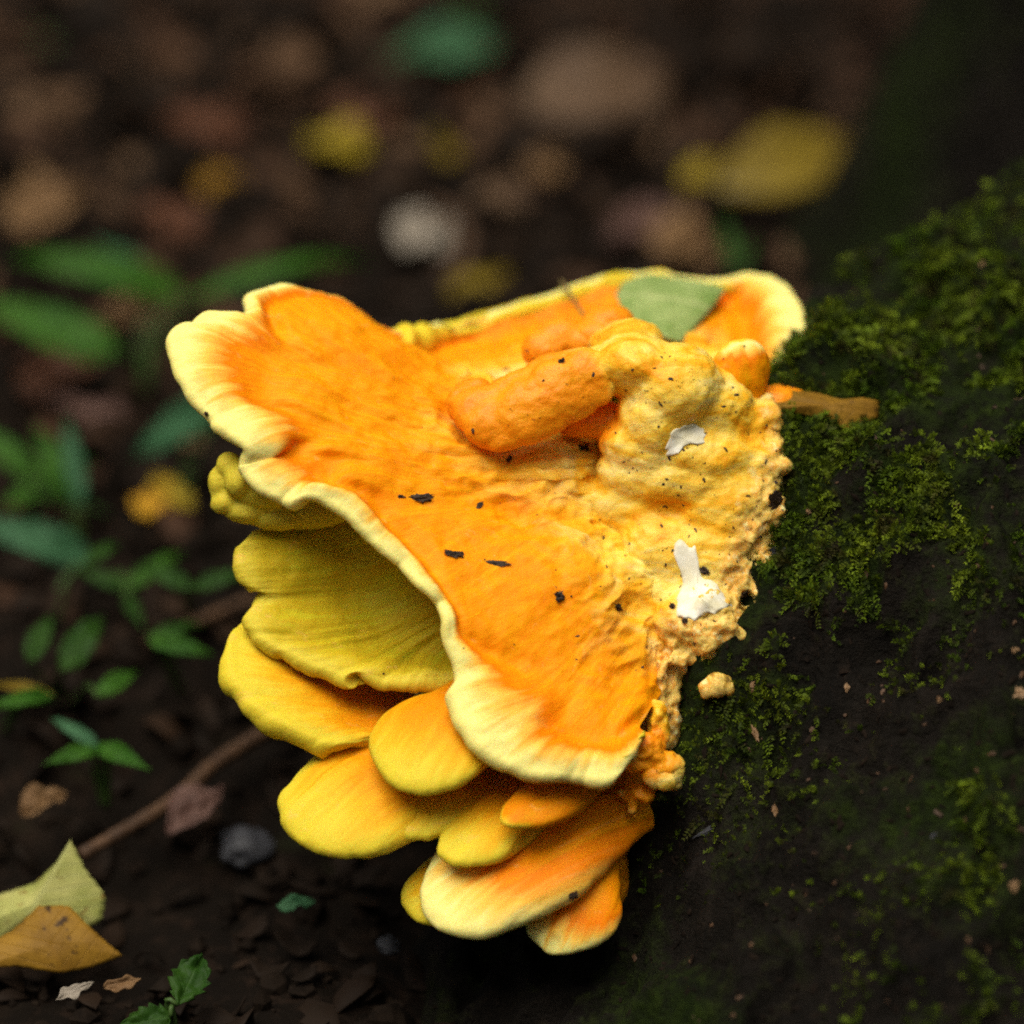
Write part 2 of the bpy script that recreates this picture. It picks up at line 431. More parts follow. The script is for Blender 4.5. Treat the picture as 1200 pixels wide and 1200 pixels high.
ridge = 1 - np.abs(fbm(pp * np.array([16, 16, 9]), 4, 41)) * 1.6
FZ = FZ + 0.010 * fbm(pp * 9, 3, 43) + 0.011 * ridge + 0.007 * fbm(pp * 55, 3, 47)
rs, rt = 0.55 * FX + 0.83 * FY, 0.83 * FX - 0.55 * FY
FZ = FZ + 0.007 * (1 - 2.2 * np.abs(fbm(np.stack([rs * 7 + 2 * FZ, rt * 34, FZ * 20], -1), 3, 49)))
edgef = sstep(0.0, 0.10, np.minimum.reduce([FX - fx[0], fx[-1] - FX, FY - fy[0], fy[-1] - FY]))
FZ = FZ * edgef + (-0.08) * (1 - edgef)
FMOSS = moss_mask(FX, FY, FZ)
tree = empty('tree', (0.50, 0.62, 0.0), 'mossy dark tree whose broad root flare carries the orange bracket fungus', 'tree')
flare = mesh_obj('root_flare', np.stack([FX, FY, FZ], -1).reshape(-1, 3), grid_faces(len(fx), len(fy), flip=True), M_BARK, tree, {'moss': np.maximum(FMOSS, 0.50 + 0.6 * fbm(pp * 14, 3, 45)).ravel()})
def fh(x, y):
    i = np.clip((np.asarray(x) - fx[0]) / (fx[1] - fx[0]), 0, len(fx) - 1.001); j = np.clip((np.asarray(y) - fy[0]) / (fy[1] - fy[0]), 0, len(fy) - 1.001)
    a, b = i.astype(int), j.astype(int); u, v = i - a, j - b
    return FZ[a, b] * (1 - u) * (1 - v) + FZ[a + 1, b] * u * (1 - v) + FZ[a, b + 1] * (1 - u) * v + FZ[a + 1, b + 1] * u * v
# the standing trunk behind the flare
nz, na = 160, 120
tz = np.linspace(-0.05, 3.2, nz); ta = np.linspace(0, 2 * math.pi, na + 1)
TZ, TA = np.meshgrid(tz, ta, indexing='ij')
rad = 0.20 + 0.12 * np.exp(-TZ / 0.22) - 0.02 * TZ
cp = np.stack([np.cos(TA) * 2.5, np.sin(TA) * 2.5, TZ * 1.2], -1)
rad = rad + 0.03 * fbm(cp, 3, 51) + 0.012 * (1 - 2 * np.abs(fbm(cp * np.array([3.5, 3.5, 1.4]), 3, 53)))
tv = np.stack([0.50 + 0.03 * TZ + rad * np.cos(TA), 0.66 + rad * np.sin(TA), TZ], -1)
tm = np.clip(0.15 + 0.7 * fbm(tv * 5, 3, 55), 0, 1)
mesh_obj('trunk', tv.reshape(-1, 3), grid_faces(nz, na + 1, flip=True), M_BARK, tree, {'moss': tm.ravel()})

# ------------------------------------------------------------------ fungus brackets
fungus = empty('bracket_fungus', P(880, 640, 0.03), 'large orange and yellow tiered bracket fungus growing from the mossy tree base', 'fungus')
BRK = []          # brackets for dropping debris on
def bracket(name, cols, mat, thick=0.009, thick_base=0.02, nt=240, nr=90, scal=0.0016, lump=0.0012, pale=0.012, seed=0, base_fade=0.35,
            label=None, roll=1.0, taper=0.30, parent=None, scfreq=1.0, scw=None, ripple=0.0, knobs=0.0, thw=None, corner=0.0, endmin=0.12):
    """A bracket from columns of (px, py, depth) running from attachment to margin: domed top, rolled margin, pore side."""
    pw = np.array([c[-1] if not isinstance(c[-1], tuple) else pale for c in cols], float)
    cols = [[p for p in c if isinstance(p, tuple)] for c in cols]
    pull = max(0.0, thick - 0.0085) * 0.5 / S          # the rolled edge swells outward: start it that much further in
    for c in cols:
        a, b = np.array(c[-2], float), np.array(c[-1], float)
        L_ = np.linalg.norm((b - a)[:2]) + 1e-6
        c[-1] = tuple(b - (b - a) * min(0.4, pull / L_))
    wr = 1 - (1 - np.linspace(0, 1, nr)) ** 1.5
    base_cols = np.array([resample([P(*p) for p in c], nr, wr) for c in cols])          # K, nr, 3
    # even spacing along the margin
    rim = base_cols[:, -1]
    q = catmull(rim, np.linspace(0, len(rim) - 1, 2000))
    L = np.concatenate([[0], np.cumsum(np.linalg.norm(np.diff(q, axis=0), axis=1) + 1e-5)])
    u = np.interp(np.linspace(0, L[-1], nt), L, np.linspace(0, len(rim) - 1, 2000))
    top = catmull(base_cols, u)                                                         # nt, nr, 3
    if corner:
        tq = np.linspace(0, 1, nt); xq = np.clip((tq - (1 - corner)) / corner, 0, 1)
        sc_ = 1 - 0.20 * (1 - np.sqrt(1 - xq ** 2))
        fi = np.arange(nr) / (nr - 1)
        for k in np.nonzero(sc_ < 1)[0]:
            col_ = top[k].copy()
            top[k] = np.stack([np.interp(fi * sc_[k], fi, col_[:, a]) for a in range(3)], 1)
    pwt = np.clip(catmull(pw, u), 0.0015, None)
    pwt = pwt * (1 + 0.45 * vnoise(np.stack([np.linspace(0, L[-1], nt) * 32, np.zeros(nt) + seed, np.zeros(nt)], -1), seed + 31))
    pwt = np.minimum(pwt, 0.30 * np.linalg.norm(np.diff(top, axis=1), axis=-1).sum(1) + 0.0008)
    def normals(a):
        dt = np.gradient(a, axis=0); dr = np.gradient(a, axis=1)
        n = np.cross(dr, dt); n /= np.linalg.norm(n, axis=-1, keepdims=True) + 1e-12
        if np.mean(n @ (-FWD + 0.6 * np.array([0, 0, 1]))) < 0: n = -n
        return n, dr / (np.linalg.norm(dr, axis=-1, keepdims=True) + 1e-12)
    arc = np.cumsum(np.linalg.norm(np.diff(top, axis=1, prepend=top[:, :1]), axis=-1), axis=1)
    edge = arc[:, -1:] - arc
    s_rim = np.linspace(0, L[-1], nt)[:, None] * np.ones((1, nr))
    n, dr = normals(top)
    # scalloped margin, radial furrows and gentle lumps
    q3 = np.stack([s_rim * 42 * scfreq, s_rim * 0 + seed * 3.7, 0 * s_rim], -1)
    q4 = np.stack([s_rim * 110 * scfreq, s_rim * 0 + seed * 1.9, edge * 10], -1)
    w = np.exp(-edge / (pwt[:, None] * 1.3))
    sc = vnoise(q3, seed); sc = 1.6 * np.abs(sc) ** 0.55 - 0.9
    w = w * (1 if scw is None else catmull(np.array(scw, float), u)[:, None])
    big = vnoise(q3 * 0.45 + 5.5, seed + 2); big = 1.5 * np.abs(big) ** 0.6 - 0.7
    top = top + dr * (scal * (1.1 * sc + 1.3 * big) * w)[..., None] + n * (scal * (1.3 * sc + 1.0 * big) * w)[..., None]
    fur = vnoise(q4, seed + 5) * (1 if scw is None else catmull(np.array(scw, float), u)[:, None])
    top = top + n * (scal * 0.40 * fur * np.exp(-edge / (pwt[:, None] * 2.2)))[..., None]
    top = top + n * (lump * fbm(top * 38, 3, seed + 9) + lump * 0.35 * fbm(top * 130, 2, seed + 11))[..., None]
    if ripple:
        top = top + n * (ripple * fbm(np.stack([s_rim * 75, edge * 9, 0 * edge + seed], -1), 3, seed + 17))[..., None]
    if knobs:
        fr = 1 - edge / (arc[:, -1:] + 1e-9); ba_ = sstep(base_fade, 0.25, fr)
        top = top + n * (knobs * ba_ * (fbm(top * 48, 4, seed + 19) + 0.7 * (1 - 2 * np.abs(fbm(top * np.array([40, 70, 90]), 3, seed + 23)))))[..., None]
    # the swollen margin just inside the edge, then a shallow gutter
    roll_h = 0.0035 * roll * np.minimum(1, pwt[:, None] / 0.008) * (np.exp(-((edge - pwt[:, None] * 0.7) / (pwt[:, None] * 0.6)) ** 2) - 0.8 * np.exp(-((edge - pwt[:, None] * 2.0) / (pwt[:, None] * 0.7)) ** 2))
    top = top + n * roll_h[..., None]
    n, dr = normals(top)
    tp = np.linspace(0, 1, nt)
    tf = sstep(0, taper, tp) * sstep(1, 1 - taper, tp)
    hr = (endmin + (1 - endmin) * tf) * thick * (1 if thw is None else catmull(np.array(thw, float), u)) * (1 + 0.22 * vnoise(np.stack([tp * 14, tp * 0, tp * 0 + seed], -1), seed + 3))
    frac = 1 - edge / (arc[:, -1:] + 1e-9)
    # rim roll
    nphi = 9
    phi = np.linspace(0, math.pi, nphi + 2)[1:-1]
    e_, n_ = dr[:, -1].copy(), n[:, -1].copy()
    for q_ in (e_, n_):
        for _ in range(8 if nt > 300 else 30):
            q_[1:-1] = (q_[:-2] + q_[1:-1] + q_[2:]) / 3
        q_ /= np.linalg.norm(q_, axis=-1, keepdims=True)
    rimv = np.stack([top[:, -1] + e_ * (hr / 2 * math.sin(a))[:, None] * 0.95 + n_ * (hr / 2 * (math.cos(a) - 1))[:, None] for a in phi], 1)
    nb = max(nr // 2, 12)
    idx = np.linspace(nr - 1, 0, nb).astype(int)
    hb = hr[:, None] + (thick_base - thick) * (0.12 + 0.88 * tf)[:, None] * (1 - frac[:, idx]) ** 1.2
    ns = n[:, idx].copy()
    for _ in range(14):
        ns[1:-1] = (ns[:-2] + ns[1:-1] + ns[2:]) / 3
    ns /= np.linalg.norm(ns, axis=-1, keepdims=True)
    back = np.array([0.25, 0.75, -0.6])
    bot = top[:, idx] - ns * hr[:, None, None] + back * (hb - hr[:, None])[..., None]
    bot = bot + ns * (0.0007 * vnoise(np.stack([s_rim[:, idx] * 120, edge[:, idx] * 14, 0 * s_rim[:, idx]], -1), seed + 13))[..., None]
    allv = np.concatenate([top, rimv, bot], 1)
    M = allv.shape[1]
    ed = np.concatenate([edge, np.zeros((nt, nphi)), edge[:, idx]], 1)
    un = np.concatenate([np.zeros((nt, nr)), np.linspace(0, 0.55, nphi)[None] * np.ones((nt, 1)), np.ones((nt, nb))], 1)
    ttv = np.concatenate([s_rim, s_rim[:, :1].repeat(nphi, 1), s_rim[:, idx]], 1)
    ba = sstep(base_fade, 0.0, frac)
    bs = np.concatenate([ba, np.zeros((nt, nphi)), np.zeros((nt, nb))], 1)
    pwv = np.repeat(pwt[:, None], M, 1)
    f = grid_faces(nt, M)
    # face the outside
    a, b, c = allv.reshape(-1, 3)[f[len(f) // 2 // M * M + 5][:3]]
    fn = np.cross(b - a, c - a)
    if fn @ n[nt // 2, 5] < 0: f = f[:, ::-1]
    f = f.tolist()
    if endmin > .2: f += [list(range(M)), [(nt - 1) * M + k for k in range(M)][::-1]]
    o = mesh_obj(name, allv.reshape(-1, 3), f, mat, parent or fungus, {'edge': ed, 'under': un, 'tt': ttv, 'base': bs, 'pale': pwv})
    if label: o['label'] = label
    BRK.append(o)
    return o

# --- the broad upper bracket
A_cols = [
 [(850,500,.05),(900,445,.068),(930,425,.072),.010],
 [(845,480,.055),(900,415,.088),(938,402,.09),.014],
 [(840,465,.06),(885,395,.10),(940,372,.10),.016],
 [(832,455,.06),(868,375,.11),(922,340,.12),.016],
 [(822,448,.06),(850,362,.12),(882,321,.14),.010],
 [(800,440,.06),(828,375,.105),(838,330,.135),.010],
 [(770,440,.06),(775,375,.105),(780,326,.14),.010],
 [(740,445,.05),(720,375,.10),(715,326,.14),.010],
 [(700,450,.05),(660,395,.09),(640,350,.13),.010],
 [(670,460,.04),(590,415,.08),(560,372,.12),.010],
 [(650,470,.04),(560,425,.07),(510,385,.11),.010],
 [(640,475,.035),(545,435,.06),(480,394,.095),.007],
 [(635,478,.03),(535,435,.045),(470,402,.06),(448,388,.085),.002],
 [(630,482,.03),(525,440,.04),(440,385,.045),(415,360,.07),.002],
 [(630,485,.03),(520,445,.035),(430,378,.04),(380,347,.06),.002],
 [(630,490,.03),(500,450,.03),(400,378,.03),(338,343,.05),.0035],
 [(630,495,.03),(500,455,.025),(380,390,.02),(297,350,.035),.005],
 [(630,500,.03),(490,468,.02),(350,400,.012),(285,372,.02),.008],
 [(630,505,.028),(485,475,.017),(340,408,.008),(245,374,.014),.017],
 [(630,510,.026),(480,485,.014),(330,420,.003),(211,386,.006),.018],
 [(630,515,.024),(480,492,.01),(330,432,-.002),(209,422,-.002),.018],
 [(630,520,.022),(480,502,.008),(330,448,-.006),(226,462,-.012),.016],
 [(632,525,.02),(482,512,.005),(338,468,-.010),(246,486,-.020),.012],
 [(635,530,.02),(488,522,.002),(350,485,-.012),(262,500,-.024),.017],
 [(638,540,.018),(492,535,.0),(370,508,-.015),(296,527,-.028),.016],
 [(640,545,.015),(500,545,-.001),(385,525,-.016),(288,545,-.024),.013],
 [(642,550,.015),(505,553,-.002),(395,538,-.017),(306,570,-.028),.019],
 [(645,558,.012),(512,562,-.003),(410,548,-.018),(338,585,-.032),.017],
 [(648,565,.012),(520,572,-.004),(422,556,-.019),(367,581,-.033),.010],
 [(650,575,.01),(532,585,-.005),(440,582,-.02),(402,598,-.034),.010],
 [(655,585,.01),(560,605,-.006),(480,625,-.022),(445,641,-.034),.0065],
 [(665,600,.008),(600,625,-.008),(530,665,-.026),(490,682,-.036),.004],
 [(685,620,.006),(640,645,-.01),(560,698,-.028),(522,716,-.038),.003],
 [(710,640,.004),(680,672,-.012),(580,728,-.03),(530,750,-.038),.003],
 [(725,660,.0),(700,692,-.012),(600,768,-.033),(540,785,-.042),.008],
 [(740,680,.0),(710,715,-.012),(625,795,-.036),(536,812,-.048),.016],
 [(750,700,.0),(720,735,-.012),(650,812,-.037),(558,862,-.056),.019],
 [(758,720,.0),(735,760,-.012),(680,828,-.037),(602,893,-.06),.019],
 [(765,740,.0),(748,785,-.012),(712,838,-.036),(655,910,-.06),.018],
 [(772,760,.002),(760,800,-.012),(735,838,-.034),(718,912,-.056),.014],
 [(778,780,.004),(772,815,-.008),(756,840,-.028),(738,880,-.044),.008],
]
for k, c in enumerate(A_cols):
    if 4 <= k <= 11:          # the rear margin turns up a little
        x_, y_, d_ = c[-2]; c.insert(len(c) - 2, (x_, y_ + 13, d_ - .003)); c[-2] = (x_, y_, d_ - .002)
    if k >= 13:
        bx, by, bd = c[0]
        c.insert(0, (bx + 110, by - 8 + max(0, k - 33) * 3, bd + .022))
bracket('upper_bracket', A_cols, M_TOP, thick=0.0100, thick_base=0.05, nt=760, nr=170, scal=0.0023, lump=0.0016, seed=1, thw=[.7] * 13 + [1] * 16 + [.9, .75, .6, .55, .6, .8] + [1.1] * (len(A_cols) - 35), base_fade=0.84, taper=0.03, knobs=0.0030, scfreq=.75, roll=1.25, scw=[.15] * 5 + [.5] * 8 + [1] * (len(A_cols) - 13),
        label='broad wavy orange bracket with pale yellow scalloped margin')

# --- pore-side folds hanging under the upper bracket
bracket('pore_side', [
 [(440,575,.0),(400,600,.016),(340,612,.012),(298,620,.006)],
 [(460,600,.005),(410,625,.02),(340,636,.008),(286,640,.001)],
 [(475,620,.01),(415,650,.02),(340,660,.004),(286,664,-.002)],
 [(490,640,.012),(420,672,.02),(345,682,.004),(297,686,-.002)],
 [(502,660,.014),(428,692,.023),(370,698,.011),(316,697,.002)],
 [(510,675,.014),(435,708,.022),(365,710,.007),(305,706,.001)],
 [(515,685,.014),(440,718,.02),(360,726,.002),(295,722,-.003)],
 [(520,695,.014),(445,730,.018),(365,745,-.002),(305,743,-.007)],
 [(528,705,.014),(455,742,.016),(385,760,-.005),(342,764,-.010)],
 [(536,715,.012),(468,755,.014),(425,776,-.008),(398,785,-.013)],
 [(545,725,.010),(490,762,.013),(468,783,-.008),(456,793,-.013)],
 [(555,735,.008),(520,765,.012),(514,783,-.004),(510,792,-.008)],
 [(575,745,.006),(556,765,.012),(553,780,.002),(552,788,-.001)]], M_PORE, 0.0085, 0.016, 340, 90, 0.0003, 0.0012, 0.010, seed=23, scfreq=.7, roll=.0, taper=.08, ripple=.0014,
 label='olive yellow pore side curving down from the upper margin to a wavy lip')

# --- lower brackets
bracket('lower_bracket', [
 [(420,765,.03),(340,738,.02),(283,726,.012)],
 [(430,775,.03),(335,750,.012),(270,738,.004)],
 [(445,790,.03),(342,778,.003),(267,762,-.004)],
 [(460,800,.03),(355,800,-.004),(272,790,-.012)],
 [(480,812,.03),(385,830,-.008),(302,826,-.02)],
 [(500,822,.03),(420,846,-.008),(350,856,-.024)],
 [(520,828,.03),(450,855,-.006),(395,871,-.023)],
 [(545,832,.03),(490,852,0),(440,864,-.014)],
 [(570,832,.03),(530,848,.005),(490,856,-.006)]], M_LOW, 0.0125, 0.018, 260, 80, 0.0007, 0.0008, 0.022, seed=31, roll=.5, label='long shaded orange bracket with yellow margin below the pore folds')
def lobe(B, T, width, thick, mat, pale, seed, label=None, neck=.45, droop=.10, bulge=.12, wav=.035, lean=(-.2, 0, 0), peak=.58):
    """a plump fan-shaped lobe from attachment B to tip T (photo pixels and depth)"""
    B, T = P(*B), P(*T); ax = T - B; L = np.linalg.norm(ax); ax /= L
    n = CNV * .55 + np.array([0, 0, .8]) + np.array(lean); n -= ax * (n @ ax); n /= np.linalg.norm(n)
    sd_ = np.cross(n, ax)
    nu, nv = 110, 120
    th = np.linspace(0, math.pi, nu); U = (1 - np.cos(th)) / 2                 # dense at both ends
    ph = np.linspace(0, 2 * math.pi, nv + 1)
    UU, PH = np.meshgrid(U, ph, indexing='ij')
    pr = (neck + (1 - neck) * sstep(0, peak, UU)) * np.where(UU > peak, np.sqrt(np.clip(1 - ((UU - peak) / (1 - peak)) ** 2, 0, 1)), 1)
    pr = pr * sstep(-.02, .05, UU)
    side = np.where(np.cos(PH) >= 0, 1.0, -1.0)
    v = side * np.abs(np.cos(PH)) ** .85
    w = width / 2 * S * pr * (1 + wav * 2 * vnoise(np.stack([UU * 3, side * 2.0 + seed, 0 * UU], -1), seed))
    hh = thick / 2 * S * np.clip(pr, 0, 1) ** .75 * (1 + .5 * (1 - UU))
    z = np.sin(PH)
    dome = bulge * width * S * (1 - v ** 2) * (1 - UU ** 2) * .6
    p = B + ax * (UU * L)[..., None] + sd_ * (v * w)[..., None] + n * (np.sign(z) * np.abs(z) ** .8 * hh + dome - droop * L * UU ** 2.2)[..., None]
    p = p + ax * (wav * L * .5 * vnoise(np.stack([v * pr * 1.7, 0 * v + seed, 0 * v], -1), seed + 1) * UU ** 2)[..., None]
    nn = p - (B + ax * (UU * L)[..., None]); nn /= np.linalg.norm(nn, axis=-1, keepdims=True) + 1e-9
    p = p + nn * (0.0010 * fbm(p * 60, 3, seed + 2) + 0.0009 * fbm(np.stack([v * w * 170, UU * L * 12, 0 * v], -1), 2, seed + 4))[..., None]
    edge = np.maximum(np.minimum((1 - np.abs(v)) * np.maximum(w, 0.004) * 1.6 + .045 * (1 - UU) ** 1.4, (1 - UU) * L * .9 + .001), 0)
    un = sstep(0.05, -0.5, z)
    f = grid_faces(nu, nv + 1).tolist()
    o = mesh_obj('lower_bracket', p.reshape(-1, 3), f, mat, fungus, {'edge': edge, 'under': un, 'tt': v * w + .1 * seed, 'base': 0 * v, 'pale': 0 * v + pale})
    bmx = bmesh.new(); bmx.from_mesh(o.data); bmesh.ops.remove_doubles(bmx, verts=bmx.verts, dist=1e-6); bmesh.ops.recalc_face_normals(bmx, faces=bmx.faces); bmx.to_mesh(o.data); bmx.free()
    if label: o['label'] = label
    BRK.append(o)
CNV = -FWD
lobe((622,898,.02), (472,958,-.042), 88, 30, M_LOW, .020, 34)
lobe((668,896,.02), (528,990,-.052), 104, 32, M_LOW, .022, 35)
lobe((728,900,.0), (598,948,-.058), 70, 24, M_LOW, .002, 36, 'small brownish orange knob in shade below the front lip')
lobe((574,812,.0), (466,908,-.056), 146, 36, M_LOW, .023, 32, 'small rounded cap poking out under the front lip', neck=.6)
lobe((535,872,.015), (350,966,-.044), 172, 42, M_LOW, .030, 33, 'broad tongue-shaped yellow bracket at the lower left of the cluster')
lobe((655,998,.01), (478,1052,-.028), 116, 32, M_LOW, .014, 37)
lobe((706,975,.004), (646,1106,-.036), 118, 30, M_TOP, .012, 39, 'short bottom bracket with pale end', lean=(.1, 0, 0))
lobe((752,938,.008), (506,1058,-.050), 166, 42, M_TOP, .026, 38, 'lowest large orange bracket with smooth yellow lip', neck=.55)
# --- little cup-shaped cap near the tree, at the back
lobe((866,476,.030), (872,404,.010), 76, 44, M_TOP, .004, 40, 'small round orange cap beside the yellow leaf', neck=.7, lean=(.15, 0, -.3))
# --- lumpy old base: blobs merged into one skin
def blob_mass(name, blobs, voxel, mat, smooth_iter, disp, seed, label=None, orange=None, crustline=None):
    bm = bmesh.new()
    for (px, py, d, rx, ry, rz, ang) in blobs:
        s = bmesh.ops.create_icosphere(bm, subdivisions=3, radius=1.0)
        c = P(px, py, d); ca, sa = math.cos(R(ang)), math.sin(R(ang))
        ex = RGT * ca + UPV * sa; ey = -RGT * sa + UPV * ca
        for v in s['verts']:
            q = v.co
            v.co = Vector(c + ex * (q.x * rx * S) + ey * (q.y * ry * S) - FWD * (q.z * rz * S))
    me = bpy.data.meshes.new('tmp'); bm.to_mesh(me); bm.free()
    o = bpy.data.objects.new('tmp', me); COL.objects.link(o)
    m = o.modifiers.new('r', 'REMESH'); m.mode = 'VOXEL'; m.voxel_size = voxel
    m2 = o.modifiers.new('s', 'SMOOTH'); m2.factor = 0.5; m2.iterations = smooth_iter
    dg = bpy.context.evaluated_depsgraph_get()
    ev = o.evaluated_get(dg).to_mesh()
    nv = len(ev.vertices)
    co = np.empty(nv * 3); ev.vertices.foreach_get('co', co); co = co.reshape(-1, 3)
    no = np.empty(nv * 3); ev.vertices.foreach_get('normal', no); no = no.reshape(-1, 3)
    faces = [list(p.vertices) for p in ev.polygons]
    bpy.data.objects.remove(o, do_unlink=True); bpy.data.meshes.remove(me)
    crust = np.zeros(nv)
    if crustline is not None:
        cl = np.array([P(*c) for c in crustline])
        q = catmull(cl, np.linspace(0, len(cl) - 1, 120))
        dist = np.min(np.linalg.norm(co[:, None] - q[None], axis=-1), axis=1)
        crust = sstep(0.040, 0.012, dist)
    org = np.zeros(nv)
    if orange is not None:
        for (px, py, d, r) in orange:
            org = np.maximum(org, sstep(r * S, r * S * 0.45, np.linalg.norm(co - P(px, py, d), axis=1)))
    a = disp * (fbm(co * 55, 4, seed) + 0.5 * np.abs(fbm(co * 120, 3, seed + 3)) + 0.08 * fbm(co * 330, 2, seed + 4))
    a = a + crust * (0.0026 * fbm(co * 110, 3, seed + 7) + 0.0011 * fbm(co * 380, 2, seed + 8))
    co = co + no * a[:, None]
    o = mesh_obj(name, co, faces, mat, fungus, {'crust': crust, 'orange': org})
    if label: o['label'] = label
    BRK.append(o)
    return o
rb = random.Random(3)
blobs = [
 # the bulbous knob and its descent to the bark
 (748,430,.010,62,40,60,-8),(790,455,.008,60,55,62,0),(765,490,.008,42,50,50,0),(830,480,.020,62,55,60,-20),(870,500,.030,50,50,55,0),
 (735,400,.03,44,24,50,8),(850,460,.04,50,34,60,-25),
 (760,525,.012,60,36,42,-8),(820,530,.014,75,40,50,-10),(870,545,.024,60,50,55,0),
 # creamy swollen base
 (800,560,.016,105,50,45,-8),(850,590,.020,75,75,55,0),(775,600,.020,100,45,34,-12),(775,690,.014,40,60,28,-20),(700,494,.022,50,24,24,0),(830,660,.016,70,70,45,0),
 (790,650,.012,70,50,32,-25),(825,730,.004,56,50,40,0),(895,640,.03,40,60,50,0),(790,770,.012,30,32,34,0),
 (905,560,.045,38,65,60,0),(915,500,.055,36,40,50,0),
 # descent behind the lower brackets
 (770,830,.010,26,60,40,0),(735,900,.012,40,60,40,10),(700,960,.012,50,50,40,20),(690,1010,.010,45,50,36,0),(705,1040,.012,30,40,30,0),(660,900,.03,60,60,40,0),(600,860,.045,70,60,40,0),
 (560,800,.06,80,70,40,0),(690,800,.04,90,80,40,0)]
for _ in range(60):
    px, py = rb.uniform(750, 920), rb.uniform(545, 720)
    if px < 780 and py > 640: continue
    r = rb.uniform(9, 24)
    blobs.append((px, py, .004 + 0.028 * (px - 640) / 280 + rb.uniform(-.004, .004) - 0.012 * sstep(680, 720, py), r * rb.uniform(1, 1.8), r, r * 0.8, rb.uniform(-40, 20)))
for _ in range(70):      # crumbly contact line against the bark
    k = rb.random()
    lx = np.interp(k, [0, .25, .5, .75, 1], [925, 925, 908, 860, 795]); ly = np.interp(k, [0, .25, .5, .75, 1], [480, 580, 670, 745, 800])
    r = rb.uniform(5, 10)
    blobs.append((lx + rb.uniform(-38, -4), ly + rb.uniform(-16, 16), np.interp(k, [0, .5, 1], [.036, .008, -.004]) + rb.uniform(-.004, .006), r * rb.uniform(.9, 2.6), r, r * .9, rb.uniform(0, 180)))
CRUST = [(930,470,.04),(932,540,.03),(920,610,.015),(900,690,.0),(850,745,-.01),(800,790,-.012),(780,830,-.01)]
blob_mass('base_mass', blobs, 0.0014, M_BASE, 9, 0.0015, 61, 'creamy yellow lumpy old base speckled with soil', 
          orange=[(775,770,.0,50),(700,492,.02,70),(735,900,.0,80),(700,960,.0,80),(690,1010,.0,80),(705,1045,.0,70),(770,830,0,60),(660,900,.03,120),(600,860,.045,130),(690,800,.04,130),(905,470,.04,40)], crustline=CRUST)
blob_mass('folded_lobe', [(582,494,.002,40,32,19,12),(622,482,-.002,44,40,20,20),(658,460,-.002,42,40,20,24),(690,444,.0,32,36,20,20),(564,480,.006,34,30,20,10),
 (542,474,.012,20,22,17,0),(552,456,.014,24,14,16,14),(612,458,.006,60,26,20,18),(665,432,.008,54,22,20,10),(710,446,.002,14,26,18,-10),(716,420,.010,30,18,24,0),(600,514,.0,30,12,14,20),(650,500,-.002,30,10,12,34),
 (690,478,.0,22,9,12,42),(640,462,-.006,60,8,9,22)], 0.0013, M_BASE, 7, 0.0012, 71,
 'orange finger-like lobe folded across the upper bracket', orange=[(600,490,-.0,150),(560,490,.0,90),(650,470,-.01,95)])
blob_mass('lower_fold', [(268,545,-.006,15,15,16,0),(255,566,-.002,12,20,18,0),(280,562,-.010,16,20,18,-10),(298,552,-.010,18,18,18,0),(262,588,-.002,16,14,18,20),(285,600,.0,24,14,20,-10),(320,606,.004,36,16,22,-8),
 (310,570,-.004,40,26,24,0),(355,598,.010,60,24,26,0),(305,586,.002,40,24,22,0),(350,575,.010,60,30,26,0),(330,555,.0,40,24,24,0)], 0.0012, M_PORE, 5, 0.0006, 78, 'small knobbly yellow fold tucked beneath the upper margin')
blob_mass('back_lump', [(713,378,.050,34,24,28,0),(698,396,.046,32,26,26,0)], 0.0014, M_BASE, 8, 0.0007, 72, orange=[(708,386,.044,140)])
blob_mass('back_lump', [(656,396,.048,34,26,26,10),(638,410,.044,28,24,22,0),(684,402,.046,28,22,22,0)], 0.0014, M_BASE, 8, 0.0007, 73, orange=[(658,400,.042,140)])
# torn crumbly scraps of flesh at the right of the front lip
blob_mass('torn_flesh', [(755,875,-.030,26,22,22,-20),(775,890,-.028,22,14,16,-25),(745,885,-.032,22,18,18,0),(790,905,-.028,9,10,9,0),(778,912,-.030,8,8,8,0),(765,910,-.030,9,8,8,0),(792,915,-.026,6,7,6,0),
 (770,850,-.018,14,30,16,0)], 0.0011, M_BASE, 3, 0.0034, 74, 'torn orange scrap with crumbly yellow edge', orange=[(760,880,-.03,48)])
blob_mass('torn_flesh', [(750,930,-.022,18,14,14,-30),(742,945,-.020,10,14,10,0),(760,920,-.022,14,10,10,0),(736,928,-.018,14,10,10,0),(745,955,-.02,5,8,5,0)], 0.0011, M_BASE, 3, 0.0034, 75, orange=[(752,930,-.022,34)])
blob_mass('torn_flesh', [(838,803,-.012,15,10,10,25),(848,800,-.012,9,8,8,0)], 0.0011, M_BASE, 3, 0.0022, 76, 'loose tan crumb of fungus on the bark', crustline=[(836,803,-.016),(842,803,-.016),(848,802,-.016)])
blob_mass('torn_flesh', [(930,470,.035,40,16,18,-20),(905,478,.03,34,26,24,0),(925,500,.034,20,26,22,0)], 0.0013, M_BASE, 5, 0.0012, 77, orange=[(915,480,.03,60)])

